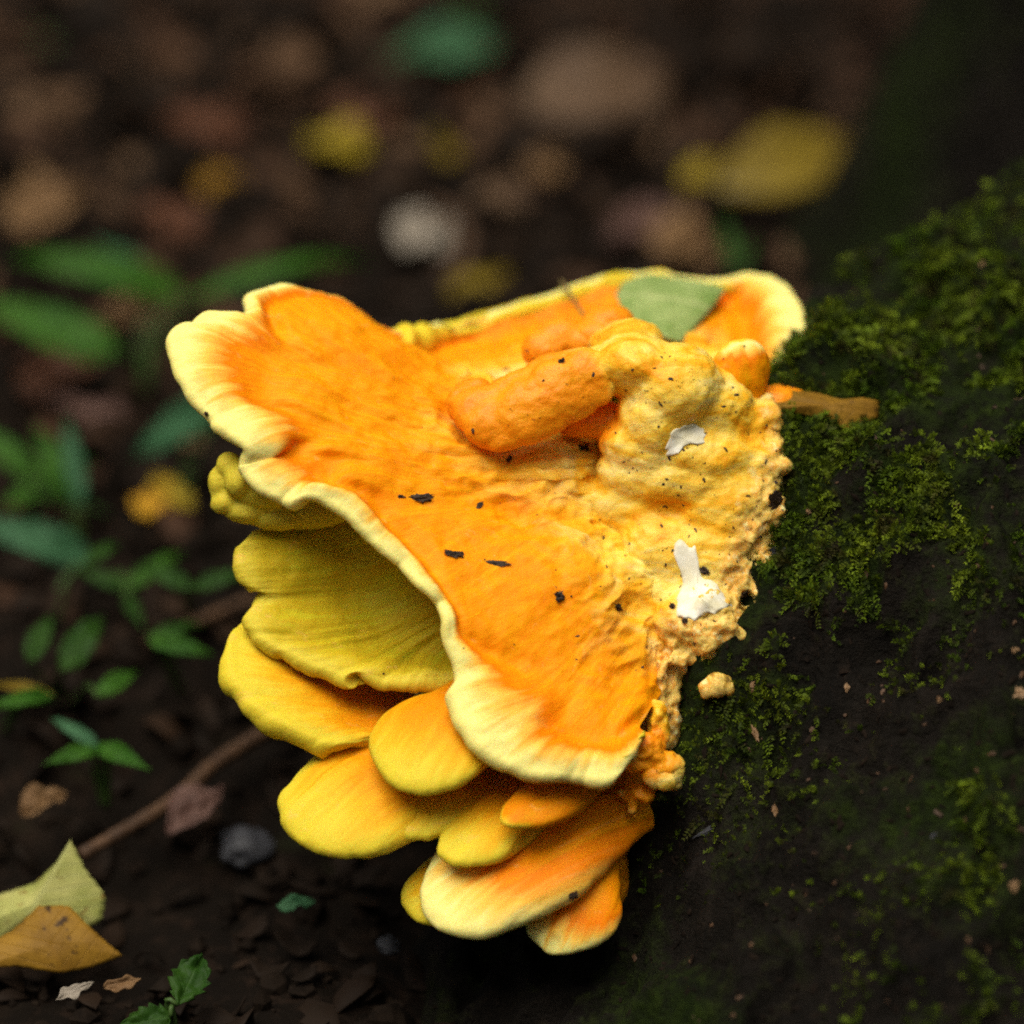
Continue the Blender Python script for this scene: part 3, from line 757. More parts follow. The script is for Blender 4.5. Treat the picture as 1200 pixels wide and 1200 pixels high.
# ------------------------------------------------------------------ ray casting from the lens onto what is built
def bvh_of(objs):
    vs, fs, off = [], [], 0
    for o in objs:
        me = o.data; n = len(me.vertices)
        c = np.empty(n * 3); me.vertices.foreach_get('co', c)
        vs.append(c.reshape(-1, 3)); fs += [[i + off for i in p.vertices] for p in me.polygons]; off += n
    return BVHTree.FromPolygons(np.concatenate(vs).tolist(), fs)
BV_F = bvh_of(BRK)
_sub = (slice(None, None, 2), slice(None, None, 2))
_fv = np.stack([FX[_sub], FY[_sub], FZ[_sub]], -1)
BV_T = BVHTree.FromPolygons(_fv.reshape(-1, 3).tolist(), grid_faces(_fv.shape[0], _fv.shape[1]).tolist())
CAM = Vector(TARGET - FWD * DIST)
def hit(px, py, bv=None):
    d = (Vector(P(px, py, 0)) - CAM).normalized()
    h = (bv or BV_F).ray_cast(CAM, d)
    if h[0] is None: return None, None
    n = h[1]
    if n.dot(d) > 0: n = -n
    return np.array(h[0]), np.array(n)

# white patches on the base
def patch(c, pts, th, seed, label):
    """thin torn skin following the flesh below it"""
    c = np.array(c, float); q = catmull(np.array(pts + pts[:1], float), np.linspace(0, len(pts), 97)[:-1])
    rings = [0.0, 0.25, 0.5, 0.7, 0.85, 0.95, 1.0]; V = []
    for r in rings:
        for k, e in enumerate(q):
            a = c + (e - c) * r * (1 + 0.16 * vnoise(np.array([k * .5, seed, 0.])) * r)
            h, n = hit(a[0], a[1])
            lift = th * (0.2 * (1 - r ** 2) + 0.35 + 0.35 * vnoise(np.array([a[0] * .12, a[1] * .12, seed]))) if r < 1 else -0.0012
            V.append(h - FWD * lift)
    m = len(q)
    V = np.array(V).reshape(len(rings), m, 3)
    for _ in range(3): V[1:-1] = (V[1:-1] * 2 + np.roll(V[1:-1], 1, 1) + np.roll(V[1:-1], -1, 1)) / 4
    F = [[k * m + j, k * m + (j + 1) % m, (k + 1) * m + (j + 1) % m, (k + 1) * m + j] for k in range(len(rings) - 1) for j in range(m)]
    o = mesh_obj('white_patch', V.reshape(-1, 3), F, M_WHITE, fungus); o['label'] = label
patch((816,696), [(790,650),(794,640),(804,633),(815,640),(819,656),(822,674),(838,681),(850,694),(860,712),(848,716),(842,724),(828,718),(814,731),(804,724),(793,722),(791,706),(799,690),(795,668)], .0014, 1, 'bright white bare patch near the bark')
patch((803,514), [(780,528),(784,510),(798,499),(816,498),(828,508),(824,520),(806,520),(796,530),(786,536)], .0014, 2, 'small white tuft under the knob')

# ------------------------------------------------------------------ moss
def moss_mesh(name, n_try, seed, lmin, lmax, nl=8):
    """short leafy shoots: pairs of pointed leaves along an axis that rises and droops"""
    rg = np.random.default_rng(seed)
    x, y = rg.uniform(0.02, 0.46, n_try), rg.uniform(-0.32, 0.5, n_try)
    z = fh(x, y)
    m = moss_mask(x, y, z)
    keep = (z > 0.02) & (rg.random(n_try) < m * np.where(z > .13, 1.0, 0.7))
    x, y, z, m = x[keep], y[keep], z[keep], m[keep]
    n_ = len(x); e = 0.004
    n = np.stack([-(fh(x + e, y) - fh(x - e, y)) / (2 * e), -(fh(x, y + e) - fh(x, y - e)) / (2 * e), np.ones(n_)], -1)
    nrm = lambda v: v / (np.linalg.norm(v, axis=-1, keepdims=True) + 1e-9)
    n = nrm(n)
    t = rg.normal(size=(n_, 3)); t = nrm(t - n * np.sum(t * n, -1, keepdims=True))
    L = rg.uniform(lmin, lmax, n_) * (0.6 + 0.6 * m)
    d0 = nrm(t + n * rg.uniform(0.2, 1.5, n_)[:, None]); side = nrm(np.cross(d0, n)); up = np.cross(side, d0)
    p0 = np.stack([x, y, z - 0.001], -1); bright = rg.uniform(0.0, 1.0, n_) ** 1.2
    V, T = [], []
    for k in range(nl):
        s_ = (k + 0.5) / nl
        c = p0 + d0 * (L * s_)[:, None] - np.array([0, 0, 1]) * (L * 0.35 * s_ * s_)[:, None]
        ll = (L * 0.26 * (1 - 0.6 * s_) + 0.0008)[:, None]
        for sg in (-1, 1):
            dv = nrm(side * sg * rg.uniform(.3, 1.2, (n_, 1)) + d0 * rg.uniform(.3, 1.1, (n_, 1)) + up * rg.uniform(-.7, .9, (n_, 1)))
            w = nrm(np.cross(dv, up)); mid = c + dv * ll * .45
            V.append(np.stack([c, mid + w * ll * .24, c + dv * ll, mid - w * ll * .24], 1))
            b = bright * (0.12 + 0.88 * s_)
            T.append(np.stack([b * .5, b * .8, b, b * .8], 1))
    V = np.stack(V, 1).reshape(-1, 3); T = np.stack(T, 1).ravel()
    F = np.arange(len(V)).reshape(-1, 4)
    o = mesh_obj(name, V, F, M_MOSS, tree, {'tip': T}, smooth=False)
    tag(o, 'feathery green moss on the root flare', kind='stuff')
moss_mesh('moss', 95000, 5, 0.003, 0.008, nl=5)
moss_mesh('moss', 16000, 6, 0.006, 0.012, nl=8)

# ------------------------------------------------------------------ leaves
def leaf_mesh(name, base, tip, width, normal, mat, parent=None, arch=0.08, fold=0.12, teeth=0.0, nteeth=12, shape=0.42, wave=0.05, seed=0, thick=0.0005, power=0.8, ragged=0.0):
    """blade from base to tip; shape = where it is widest; arch/fold bend it"""
    base, tip, normal = np.array(base, float), np.array(tip, float), np.array(normal, float)
    ax = tip - base; L = np.linalg.norm(ax); ax /= L
    nn = normal - ax * (normal @ ax); nn /= np.linalg.norm(nn)
    sd_ = np.cross(nn, ax)
    nu, nv = 41, 13
    U, Vv = np.meshgrid(np.linspace(0, 1, nu), np.linspace(-1, 1, nv), indexing='ij')
    al = shape / (1 - shape)
    prof = (U ** (al * power)) * ((1 - U) ** power)
    prof = prof / prof.max()
    prof = np.maximum(prof, 0.012)
    w = prof * width / 2
    if teeth:
        saw = (U * nteeth) % 1.0
        w = w * (1 - teeth * np.abs(Vv) ** 3 * (1 - saw))
    w = w * (1 + ragged * vnoise(np.stack([U * 5 + seed * 1.7, np.sign(Vv) * 3.1, 0 * U], -1), seed))
    q = np.stack([U * 3 + seed, Vv * 1.5, 0 * U], -1)
    hgt = arch * L * np.sin(U * math.pi * .9) + fold * width * np.abs(Vv) ** 1.3 * prof + wave * width * fbm(q * 1.6, 2, seed)
    p = base + ax * (U * L)[..., None] + sd_ * (Vv * w)[..., None] + nn * hgt[..., None]
    o = mesh_obj(name, p.reshape(-1, 3), grid_faces(nu, nv), mat, parent, {'lu': U, 'lv': Vv})
    m = o.modifiers.new('thickness', 'SOLIDIFY'); m.thickness = thick
    return o
def tube(name, pts, r0, r1, mat, parent=None, n=8, seg=24, knob=0.0, seed=0):
    c = resample(pts, seg); tg = np.gradient(c, axis=0); tg /= np.linalg.norm(tg, axis=1, keepdims=True)
    ref = np.array([0.3, 0.2, 0.93]); V = []
    for i in range(seg):
        a = np.cross(tg[i], ref); a /= np.linalg.norm(a); b = np.cross(tg[i], a)
        r = r0 + (r1 - r0) * i / (seg - 1)
        r *= 1 + knob * math.sin(i * 1.7 + seed) * math.sin(i * 0.6 + 1)
        for k in range(n):
            t = 2 * math.pi * k / n
            V.append(c[i] + a * r * math.cos(t) + b * r * math.sin(t))
    F = [[i * n + k, i * n + (k + 1) % n, (i + 1) * n + (k + 1) % n, (i + 1) * n + k] for i in range(seg - 1) for k in range(n)]
    F += [list(range(n))[::-1], [(seg - 1) * n + k for k in range(n)]]
    return mesh_obj(name, V, F, mat, parent)
CN = -FWD
def ground_leaf(b, t, wpx, matk, label, name='fallen_leaf', cat='leaf', tilt=0.5, group=None, lift=0.012, stalk=None, **kw):
    """fallen leaf lying on the soil from pixel b to pixel t; tilt 0 = flat, 1 = turned to the lens"""
    db = ground_d(b[1], lift); 
    dt_flat = ground_d(t[1], lift)
    dt = db + (dt_flat - db) * (1 - tilt)
    B, T = P(b[0], b[1], db), P(t[0], t[1], dt)
    sc = S * (1 + db / DIST)
    n = (1 - tilt) * np.array([0, 0, 1.0]) + tilt * CN
    low = min(B[2], T[2])
    kw.setdefault('ragged', 0.7); kw.setdefault('wave', 0.16); kw['power'] = kw.get('power', .8) + .15
    o = leaf_mesh(name, B, T, wpx * sc, n, LEAF[matk], **kw)
    if stalk is not None:
        e = empty(name, B, label, cat, group)
        o.name = 'blade'; o.parent = e; o.matrix_parent_inverse = Matrix.Translation(-Vector(B))
        pts = [B] + [P(s[0], s[1], db + s[2]) for s in stalk]
        tube('stalk', pts, 0.0042, 0.0034, M_STALKB, e)
        return e
    tag(o, label, cat, group)
    return o

GL = 'fallen leaves on the soil behind the fungus'
ground_leaf((612,118),(782,98),112,'brown','large dull brown leaf lying behind the fungus at the top',tilt=.55,arch=.05,fold=.1,seed=1,power=.45,shape=.5,ragged=.12,wave=.05)
ground_leaf((842,222),(992,172),92,'mustard','mustard yellow fallen leaf propped up on its stalk',tilt=.65,seed=2,power=.5,shape=.5,lift=.03,ragged=.12,wave=.05,stalk=[(940,225,-.0),(955,262,.0),(962,300,.01)])
ground_leaf((798,218),(845,186),34,'yellow','small yellow leaf touching the propped mustard leaf',tilt=.6,seed=3,lift=.03)
ground_leaf((360,160),(435,180),46,'yellow','bright yellow leaf scrap beside a reddish one',tilt=.6,seed=4,power=.6,lift=.02)
ground_leaf((385,128),(470,150),52,'rust','reddish brown leaf behind the bright yellow scrap',tilt=.4,seed=5)
ground_leaf((192,140),(295,152),66,'rust','blunt reddish brown leaf lying alone in the upper left soil',tilt=.5,seed=6,power=.6)
ground_leaf((2,262),(95,226),72,'tan','peach brown leaf at the left edge of the picture',tilt=.5,seed=7,power=.6)
ground_leaf((582,52),(450,72),60,'blue','bluish green pointed leaf at the top centre',tilt=.35,seed=8,lift=.03,power=1.0,ragged=.2,shape=.35)
ground_leaf((590,60),(525,112),44,'rust','brownish leaf tip under the bluish green leaf',tilt=.3,seed=9)
ground_leaf((498,182),(540,176),36,'mustard','tiny dull yellow leaf scrap left of the tan one',tilt=.6,seed=10,power=.5)
ground_leaf((618,200),(662,188),38,'tan','tiny round tan leaf scrap in mid soil',tilt=.6,seed=11,power=.5)
ground_leaf((465,255),(530,292),46,'white','bleached whitish leaf scrap above the upper bracket',tilt=.6,seed=12,power=.6,lift=.02)
ground_leaf((722,250),(775,290),60,'mauve','mauve brown leaf behind the green leaf on the fungus',tilt=.5,seed=13,power=.6)
ground_leaf((765,262),(815,290),52,'tan','pale tan leaf beside the mauve brown one',tilt=.65,seed=14,power=.6,lift=.02)
ground_leaf((805,270),(845,315),40,'tan','curled tan leaf next to the mossy root',tilt=.5,seed=15,power=.6)
ground_leaf((230,218),(285,210),36,'ochre','small ochre leaf scrap in the upper left soil',tilt=.5,seed=16)
ground_leaf((120,378),(212,368),48,'tan','beige leaf lying under the green herb at left',tilt=.45,seed=17,power=.6,lift=.02)
ground_leaf((525,348),(598,322),26,'mustard','dull yellow leaf just behind the upper bracket',tilt=.2,seed=18)
ground_leaf((155,585),(225,592),32,'gold','golden leaf scrap left of the yellow folds',tilt=.6,seed=19,power=.6,lift=.02)
ground_leaf((180,555),(228,600),24,'yellow','narrow yellow leaf lying across the golden scrap',tilt=.6,seed=20,lift=.03)
ground_leaf((25,955),(78,930),34,'tan','small tan leaf curl above the lime leaf',tilt=.6,seed=21,lift=.015)
ground_leaf((195,975),(262,925),46,'mauve','dull mauve leaf lying under the twig',tilt=.4,seed=22)
ground_leaf((325,1062),(370,1058),18,'blue','small green leaf blade alone on dark soil',tilt=.6,seed=23)
ground_leaf((66,1172),(110,1152),14,'white','thin whitish leaf sliver near the bottom left corner',tilt=.6,seed=24)
ground_leaf((122,1158),(165,1148),16,'tan','thin tan leaf sliver right of the whitish one',tilt=.6,seed=25)
ground_leaf((30,140),(62,118),34,'brown','small brown leaf at the upper left edge',tilt=.5,seed=26)
ground_leaf((165,245),(235,280),60,'rust','dark reddish leaf half buried in the soil above the herb',tilt=.3,seed=27)
ground_leaf((560,215),(612,250),36,'brown','small brown leaf scrap above the back of the fungus',tilt=.5,seed=28)
ground_leaf((20,450),(120,430),60,'rust','rust brown leaf below the big herb leaves',tilt=.3,seed=29)
ground_leaf((60,470),(150,500),46,'mauve','greyish mauve leaf among the herb stems',tilt=.3,seed=30)
# lime and ochre leaves at lower left
def flat_leaf(name, outline, depth, matk, label, bulge=0.006, seed=0, cat='leaf', group=None, teeth=0, sharp=False):
    """a leaf given by its outline; its own depths tilt it in space"""
    q = np.array([P(*p) for p in outline]); nq = len(q); q1 = np.concatenate([q, q[:1]]); uu = np.linspace(0, nq, 12 * nq + 1)[:-1]
    qs = catmull(q1, uu); ql = np.stack([np.interp(uu, np.arange(nq + 1), q1[:, k]) for k in range(3)], 1)
    q = 0.25 * qs + 0.75 * ql if sharp else qs
    c = q.mean(0); n = np.cross(q[0] - c, q[len(q) // 3] - c); n /= np.linalg.norm(n)
    if n @ CN < 0: n = -n
    m = len(q); rings = np.linspace(0, 1, 12); V = []; lu = []; lv = []
    ang = np.arange(m)
    for r in rings:
        jag = 1 + teeth * np.abs(((ang * 0.23) % 1.0) - 0.5) * (r > .95)
        p = c + (q - c) * (r * jag)[:, None]
        p = p + n * (bulge * (1 - r * r) + 0.12 * bulge * fbm(p * 60, 2, seed))[:, None]
        V.append(p)
        e = P(*outline[0]) - c; e /= np.linalg.norm(e); f = np.cross(n, e)
        lu.append((p - c) @ e / 0.06 + .5); lv.append((p - c) @ f / 0.03)
    V = np.concatenate(V)
    F = [[k * m + j, k * m + (j + 1) % m, (k + 1) * m + (j + 1) % m, (k + 1) * m + j] for k in range(11) for j in range(m)]
    o = mesh_obj(name, V, F, LEAF[matk], None, {'lu': np.concatenate(lu), 'lv': np.concatenate(lv)})
    mo = o.modifiers.new('thickness', 'SOLIDIFY'); mo.thickness = 0.0005
    return tag(o, label, cat, group)
flat_leaf('fallen_leaf', [(82,985,.05),(100,1020,.05),(122,1050,.05),(118,1078,.05),(95,1090,.05),(60,1075,.05),(30,1090,.05),(-10,1108,.05),(-60,1095,.05),(-50,1065,.06),(0,1048,.06),(40,1035,.06),(65,1012,.055)], 0, 'lime',
          'pale lime green lobed leaf at the left edge', 0.006, 1, sharp=True, teeth=.05)
flat_leaf('fallen_leaf', [(45,1062,.035),(80,1062,.035),(100,1082,.032),(125,1105,.03),(142,1120,.03),(110,1132,.028),(70,1140,.025),(20,1132,.025),(-25,1135,.025),(-20,1110,.03),(15,1090,.033)], 0, 'ochre',
          'ochre brown leaf overlapping the pale lime leaf', 0.004, 2, sharp=True, teeth=.05)
# leaves resting on the fungus and the tree
flat_leaf('fallen_leaf', [(722,345,.105),(732,330,.118),(760,322,.128),(800,326,.128),(835,333,.122),(850,338,.118),(838,355,.108),(818,378,.095),(798,400,.082),(782,396,.08),(760,385,.085),(735,372,.092)], 0, 'pale',
          'pale green leaf lying on the back of the upper bracket', 0.003, 3, sharp=True, teeth=.05)
flat_leaf('fallen_leaf', [(878,466,.022),(915,458,.026),(955,460,.03),(985,468,.03),(1010,466,.03),(1028,470,.03),(1028,488,.028),(1012,496,.026),(990,504,.024),(968,492,.024),(940,486,.022),(905,478,.018)], 0, 'ochre',
          'narrow yellow toothed leaf between the fungus and the moss', 0.003, 4, sharp=True, teeth=.08)
st = tube('leaf_stalk', [P(658,330,.125), P(668,345,.112), P(682,366,.095), P(690,378,.085)], 0.0011, 0.0008, M_STALKB)
tag(st, 'thin dry leaf stalk standing on the back of the upper bracket', 'stalk')

# ------------------------------------------------------------------ herbs at left
def herb(label, root, leaves, stem_px=None, name='herb', stemr=0.0016):
    B = G(*root, -0.005) if len(root) == 2 else P(*root)
    e = empty(name, B, label, 'plant')
    for k, (b, t, w, d0, d1, mk, kw) in enumerate(leaves):
        o = leaf_mesh('leaf', P(b[0], b[1], d0), P(t[0], t[1], d1), w * .82 * S * (1 + d0 / DIST), np.array([0, -.5, 1.0]) + CN * kw.get('face', .4), LEAF[mk], e, arch=kw.get('arch', .12), fold=.1,
                      teeth=kw.get('teeth', .30), nteeth=kw.get('nt', 11), shape=kw.get('shape', .34), seed=k + 5, power=kw.get('power', .8) + .40, wave=.12)
        c = P(b[0], b[1], d0)
        mid = (B + c) / 2 + np.array([0.004 * (k % 3 - 1), 0, 0.012])
        tube('stem', [B + np.array([0.001 * k, 0, 0]), mid, c], stemr, stemr * .7, M_STALK, e, seg=14, n=6)
    return e
Z = {}
herb('tall green herb with arching leaves beside the left lobe of the fungus', (165,470), [
  ((215,345),(10,310),64,.54,.55,'green',dict(arch=.16,face=.5)), ((222,350),(430,312),34,.50,.55,'green',dict(arch=.14,face=.3)),
  ((140,415),(-40,352),80,.48,.50,'green',dict(arch=.05,face=.6)), ((190,345),(110,285),40,.55,.58,'blue',dict(face=.5))])
herb('bright green nettle-like herb at the left edge above the broad bluish leaf', (30,640), [
  ((40,560),(-30,500),44,.40,.42,'green',dict(face=.5)), ((40,560),(110,540),36,.40,.40,'green',dict(face=.5)), ((42,575),(0,600),34,.38,.36,'green',dict(face=.5)), ((42,575),(130,605),30,.38,.36,'dkgreen',dict(face=.5))])
herb('small dim herb with narrow leaves behind the twig', (140,700), [
  ((150,690),(90,670),26,.27,.28,'dkgreen',dict(face=.5)), ((150,690),(215,650),28,.27,.30,'green',dict(face=.5)), ((148,700),(170,740),24,.26,.24,'dkgreen',dict(face=.5))])
herb('bluish leaved herb partly hidden behind the left lobe', (205,640), [
  ((255,470),(160,540),66,.36,.38,'blue',dict(arch=.1,face=.6)), ((250,500),(180,520),40,.38,.40,'dkgreen',dict(face=.6))])
herb('small herb with an upright pointed leaf left of the folds', (95,660), [
  ((92,590),(40,500),50,.36,.37,'green',dict(face=.7)), ((95,592),(78,490),34,.35,.37,'blue',dict(face=.7))])
herb('bluish broad leaf herb at the left picture edge', (60,760), [
  ((105,655),(-40,615),66,.30,.30,'blue',dict(face=.5,power=.65)), ((100,660),(140,640),26,.22,.24,'dkgreen',dict(face=.5))])
herb('low herb with paired narrow leaves level with the pore folds', (225,740), [
  ((225,690),(160,665),34,.20,.22,'dkgreen',dict(face=.5)), ((225,690),(300,672),30,.20,.21,'dkgreen',dict(face=.5))])
herb('low herb with two rounded leaves left of the orange lower bracket', (215,820), [
  ((175,750),(250,770),34,.17,.17,'green',dict(face=.5,power=.6)), ((175,745),(240,735),22,.18,.2,'dkgreen',dict(face=.5))])
herb('low dim herb with twin upright leaves in the left soil', (70,840), [
  ((35,775),(60,725),38,.18,.2,'dkgreen',dict(face=.7,power=.6)), ((75,785),(120,725),52,.17,.2,'dkgreen',dict(face=.7,power=.6)), ((115,815),(160,790),34,.15,.17,'green',dict(face=.5))])
herb('flat green leaf pair at the left edge above the trefoil', (5,860), [
  ((60,815),(-20,835),32,.15,.13,'green',dict(face=.4)), ((62,815),(-10,805),20,.15,.17,'mustard',dict(face=.4))])
herb('small green trefoil seedling with three pointed leaves', (122,945), [
  ((115,875),(62,845),24,.13,.15,'blue',dict(face=.4)), ((115,878),(50,898),30,.13,.12,'green',dict(face=.4)), ((115,876),(178,905),34,.13,.11,'green',dict(face=.4))])
herb('small dark green herb with round toothed leaves near the bottom', (205,1215), [
  ((208,1178),(236,1122),66,-.02,.0,'dkgreen',dict(face=.8,power=.5,teeth=.3,nt=5,shape=.5,arch=.03)), ((200,1192),(140,1202),52,-.02,-.02,'dkgreen',dict(face=.7,power=.5,teeth=.3,nt=5,arch=.03))])
herb('dim grassy sprig at the top beyond the bluish leaf', (590,60), [
  ((600,40),(520,-10),24,1.0,1.05,'dkgreen',dict(face=.5)), ((600,40),(690,60),20,1.0,1.0,'dkgreen',dict(face=.5)), ((540,30),(560,10),30,1.0,1.05,'green',dict(face=.5))])
herb('dim green sprig in the top left corner', (60,60), [
  ((40,50),(-20,20),60,1.0,1.05,'dkgreen',dict(face=.5)), ((60,50),(170,40),40,1.0,1.0,'dkgreen',dict(face=.5))])
herb('small green shoot between the tan leaf and the mossy root', (860,330), [
  ((862,320),(845,255),24,.55,.58,'dkgreen',dict(face=.6)), ((862,322),(885,280),20,.55,.56,'dkgreen',dict(face=.6))])

# ------------------------------------------------------------------ twigs, stones
tw = tube('twig', [G(95,1002,.006), G(200,940,.012), G(255,893,.016), G(330,848,.016), G(420,800,.012)], 0.0034, 0.0046, M_TWIG, n=12, seg=60, knob=.08)
tag(tw, 'straight brown twig running behind the lower brackets', 'twig')
tw = tube('twig', [G(150,760,.01), G(215,735,.02), G(300,700,.02)], 0.003, 0.003, M_TWIG, n=8, seg=30, knob=.1, seed=3)
tag(tw, 'thin dim twig left of the lower folds', 'twig')
tw = tube('twig', [G(520,330,.004), G(545,300,.015), G(540,260,.02), G(500,240,.02)], 0.005, 0.004, M_TWIG, n=8, seg=30, knob=.1, seed=5)
tag(tw, 'curved twig by the bleached leaf scrap', 'twig')
def stone(name, c, r, mat, label, cat, seed=0, sq=(1, 1, .6)):
    bm = bmesh.new(); bmesh.ops.create_icosphere(bm, subdivisions=4, radius=1.0)
    v = np.array([x.co[:] for x in bm.verts]); f = [[y.index for y in x.verts] for x in bm.faces]; bm.free()
    v = v * (1 + 0.22 * fbm(v * 1.1, 3, seed))[:, None] * np.array(sq) * r + np.array(c)
    return tag(mesh_obj(name, v, f, mat), label, cat)
stone('stone', G(285,990,-.006), 0.013, M_STONE, 'dim grey stone half buried below the twig', 'stone', 3)
stone('stone', G(455,1108,.0), 0.006, M_STONE, 'tiny grey pebble below the lowest bracket', 'stone', 5)

# ------------------------------------------------------------------ debris on the fungus and bark
def shard(name, px, py, lpx, wpx, ang, label, bv=None, mat=None, seed=0, thpx=7):
    h, n = hit(px, py, bv)
    if h is None: return
    t = RGT * math.cos(R(ang)) + UPV * math.sin(R(ang)); t = t - n * (t @ n); t /= np.linalg.norm(t); b = np.cross(n, t)
    bm = bmesh.new(); bmesh.ops.create_icosphere(bm, subdivisions=3, radius=1.0)
    v = np.array([x.co[:] for x in bm.verts]); f = [[y.index for y in x.verts] for x in bm.faces]; bm.free()
    v = v * np.clip(0.85 + 0.8 * fbm(v * 2.3 + seed, 3, seed), .25, 1.6)[:, None]
    w = h + n * thpx * S * .25 + (t[None] * v[:, :1] * lpx + b[None] * v[:, 1:2] * wpx + n[None] * v[:, 2:] * thpx) * S * .40
    return tag(mesh_obj(name, w, f, mat or M_DEBRIS, smooth=False), label, 'debris')
shard('bark_crumb', 494, 584, 34, 13, 8, 'largest black bark scrap on the upper bracket', seed=1)
shard('bark_crumb', 470, 582, 11, 4, 0, 'tiny black splinter left of the largest scrap', seed=2, thpx=3)
shard('bark_crumb', 534, 650, 28, 11, -4, 'black curled scrap near the front margin', seed=3)
shard('bark_crumb', 580, 660, 38, 7, -4, 'long thin dark splinter on the orange surface', seed=4, thpx=3)
shard('bark_crumb', 655, 699, 15, 14, 60, 'round black crumb in the middle of the orange slope', seed=5)
shard('bark_crumb', 723, 712, 15, 8, -10, 'small dark crumb right of the round one', seed=6)
shard('bark_crumb', 683, 525, 22, 10, -8, 'brown scrap in the hollow beneath the folded lobe', seed=7)
shard('bark_crumb', 597, 538, 5, 13, -20, 'short dark splinter below the folded lobe tip', seed=8, thpx=3)
shard('bark_crumb', 562, 592, 12, 6, 30, 'small dark splinter above the curled scrap', seed=9, thpx=3)
shard('bark_crumb', 658, 424, 8, 7, 0, 'black dot on top of the folded lobe', seed=10)
shard('bark_crumb', 672, 1049, 14, 11, 0, 'dark crumb on the bottom bracket', seed=11)
shard('bark_crumb', 826, 668, 16, 11, -20, 'dark brown hole-like crumb beside the white patch', seed=12)
shard('bark_crumb', 872, 694, 16, 20, 0, 'black lump at the edge of the crust by the bark', seed=13)
shard('bark_crumb', 788, 710, 8, 9, 0, 'black grain left of the white patch', seed=14)
shard('bark_crumb', 803, 728, 9, 8, 0, 'black grain below the white patch', seed=15)
shard('bark_crumb', 912, 645, 26, 12, 15, 'grey seed scale on the crust by the bark', seed=16, mat=M_STONE)
shard('bark_crumb', 908, 588, 26, 30, 20, 'black hollow crumb where crust meets moss', seed=17)
shard('bark_crumb', 243, 485, 7, 6, 0, 'tiny black grain in the left margin notch', seed=18)
# loose specks, uncountable
def specks(name, bv, n, region, mat, label, smin, smax, seed, parent=None, dens=None):
    rg = random.Random(seed); V, F, off = [], [], 0
    bm = bmesh.new(); bmesh.ops.create_icosphere(bm, subdivisions=1, radius=1.0)
    v0 = np.array([x.co[:] for x in bm.verts]); f0 = [[y.index for y in x.verts] for x in bm.faces]; bm.free()
    k = 0; tries = 0
    while k < n and tries < n * 20:
        tries += 1
        px, py = rg.uniform(region[0], region[2]), rg.uniform(region[1], region[3])
        if dens and rg.random() > dens(px, py): continue
        h, nn = hit(px, py, bv)
        if h is None: continue
        s = rg.uniform(smin, smax) * S; a = rg.uniform(0, 3.14)
        t = RGT * math.cos(a) + UPV * math.sin(a); t = t - nn * (t @ nn); t /= np.linalg.norm(t); b = np.cross(nn, t)
        el = rg.uniform(1, 2.6)
        v = v0 * (1 + 0.3 * RNG.normal(size=(len(v0), 1)))
        V.append(h + (t[None] * v[:, :1] * el + b[None] * v[:, 1:2] + nn[None] * v[:, 2:] * .5) * s)
        F += [[i + off for i in q] for q in f0]; off += len(v0); k += 1
    if not V: return
    o = mesh_obj(name, np.concatenate(V), F, mat, parent, smooth=False)
    return tag(o, label, None, kind='stuff')
dn = lambda x, y: math.exp(-((x - 830) / 130) ** 2 - ((y - 580) / 130) ** 2) + 0.06
specks('soil_specks', BV_F, 170, (420, 380, 940, 800), M_DEBRIS, 'fine dark soil specks scattered over the fungus base', 0.6, 1.9, 5, dens=dn)
specks('bark_litter', BV_T, 160, (720, 230, 1200, 1200), M_TWIG, 'small brown litter crumbs scattered over the bark', 1.0, 3.0, 6)
specks('bark_litter', BV_T, 900, (720, 230, 1200, 1200), M_CRUMB, 'dark bark grit scattered over the root flare', 1.2, 3.6, 7)
M_TANBIT = simple('tan_bit', (0.12, 0.062, 0.024), (0.22, 0.13, 0.06), 90, 0.6, 0.3, 0.001)
for k, (px, py, l, w, a, lab) in enumerate([
  (1152,310,10,14,10,'orange tan flake high on the shoulder of the root'), (885,858,8,30,20,'thin tan splinter on bark right of the front lip'),
  (882,805,10,18,-10,'pale tan flake on the bark near the loose fungus crumb'), (993,806,7,16,0,'upright tan flake in the middle of the bark'),
  (1195,813,18,18,0,'round tan flake at the right picture edge'), (826,975,32,9,25,'pale grey splinter on the low bark'),
  (910,950,10,22,10,'brown flake on the low bark beside the splinter'), (1095,980,11,12,0,'pale grey dot on the dark bark'),
  (1190,1038,16,16,0,'tan flake near the lower right edge'), (1188,762,14,8,15,'small tan flake above the round edge flake'),
  (1100,820,9,10,0,'tan dot right of the upright flake'), (948,600,9,8,0,'tan grain in moss beside the crust')]):
    shard('bark_flake', px, py, l * .85, w * .85, a, lab, BV_T, M_STONE if 'grey' in lab else M_TANBIT, 30 + k, 5)

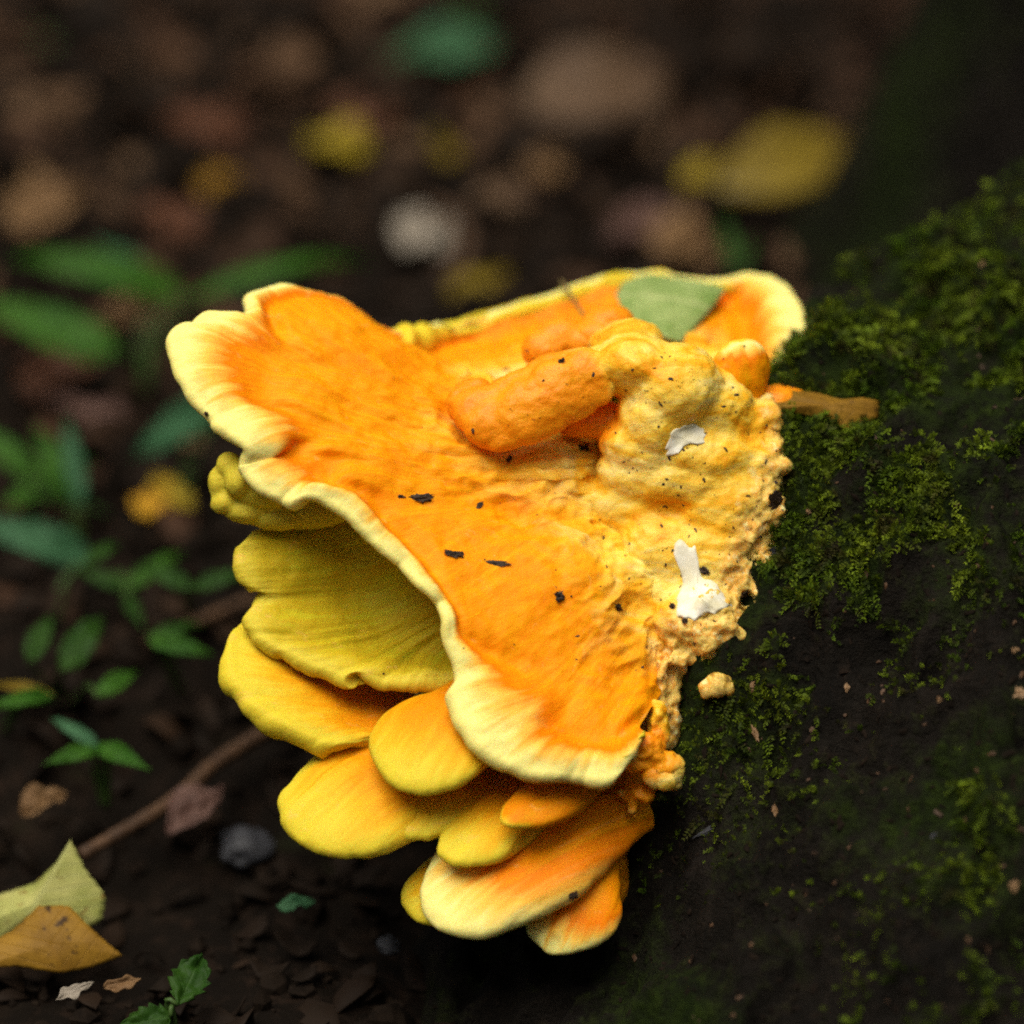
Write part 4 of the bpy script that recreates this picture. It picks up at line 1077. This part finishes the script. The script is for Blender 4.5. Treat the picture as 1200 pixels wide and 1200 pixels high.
# ------------------------------------------------------------------ loose crumbs and rotted scraps over the soil
def scatter_ground():
    rg = np.random.default_rng(77)
    bm = bmesh.new(); bmesh.ops.create_icosphere(bm, subdivisions=1, radius=1.0)
    v0 = np.array([x.co[:] for x in bm.verts]); f0 = np.array([[y.index for y in x.verts] for x in bm.faces]); bm.free()
    n = 7000
    x = rg.uniform(-0.6, 0.65, n); y = -0.4 + 1.9 * rg.random(n) ** 1.2
    z = ground_z(x, y)
    s = rg.lognormal(-5.7, 0.55, n)
    V = np.empty((n, len(v0), 3))
    for k in range(3):
        V[:, :, k] = v0[None, :, k] * s[:, None] * rg.uniform(.6, 1.3, (n, 1))
    V *= 1 + 0.22 * rg.normal(size=(n, len(v0), 1))
    V += np.stack([x, y, z + s * .2], -1)[:, None]
    F = (f0[None] + (np.arange(n) * len(v0))[:, None, None]).reshape(-1, 3)
    tag(mesh_obj('soil_crumbs', V.reshape(-1, 3), F, M_CRUMB, smooth=False), 'dark soil crumbs covering the woodland floor', kind='stuff')
    n = 4500
    V, F, off, RN = [], [], 0, []
    for _ in range(n):
        x, y = rg.uniform(-0.6, 0.65), -0.4 + 1.9 * rg.random() ** .75
        RN += [rg.random() * (0.62 + 0.38 * min(1, max(0, (y - .05) / .3)))] * 15
        z = float(ground_z(np.array(x), np.array(y)))
        L = rg.uniform(.010, .030) * (1 + 1.0 * max(0, y)); w = L * rg.uniform(.25, .6); a = rg.uniform(0, 6.28); ti = rg.normal(0, .3, 2)
        t = np.array([math.cos(a), math.sin(a), ti[0]]); b = np.array([-math.sin(a), math.cos(a), ti[1]])
        c = np.array([x, y, z + rg.uniform(.001, .008)])
        u = np.linspace(-1, 1, 5); curl = rg.normal(0, .25)
        for q in u:
            ww = w * (1 - q * q) ** .5 + .0008
            for sg in (-1, 0, 1):
                V.append(c + t * q * L * .5 + b * sg * ww * .5 * rg.uniform(.8, 1.2) + np.array([0, 0, curl * L * (q * q - .5) + abs(sg) * .15 * w]))
        for i in range(4):
            for j in range(2):
                k = off + i * 3 + j; F.append([k, k + 1, k + 4, k + 3])
        off += 15
    o = mesh_obj('leaf_litter', np.array(V), F, M_SCRAP, None, {'rnd': np.array(RN)})
    o.modifiers.new('thickness', 'SOLIDIFY').thickness = 0.0006
    tag(o, 'rotted brown leaf scraps mixed into the soil', kind='stuff')
scatter_ground()

# ------------------------------------------------------------------ ring of dark leaves added out of view to block low sky light
def sky_blocker():
    rg = np.random.default_rng(91)
    n = 26000
    a = rg.uniform(0, 2 * math.pi, n); r = rg.uniform(4.2, 6.0, n); zz = rg.uniform(0.0, 4.6, n) ** 1.0
    c = np.stack([r * np.cos(a), r * np.sin(a), zz], -1)
    nrm = lambda v: v / np.linalg.norm(v, axis=-1, keepdims=True)
    t = nrm(rg.normal(size=(n, 3))); b = nrm(np.cross(t, rg.normal(size=(n, 3))))
    L = rg.uniform(.07, .16, n)[:, None]
    V = np.stack([c - t * L, c + b * L * .55, c + t * L, c - b * L * .55], 1).reshape(-1, 3)
    o = mesh_obj('sky_blocker_leaves', V, np.arange(4 * n).reshape(-1, 4), LEAF['dkgreen'], None, {'lu': np.zeros(4 * n), 'lv': np.tile([0, 1, 0, -1], n)}, smooth=False)
    tag(o, 'unseen ring of dark leaves added to block low sky light', kind='stuff')
sky_blocker()
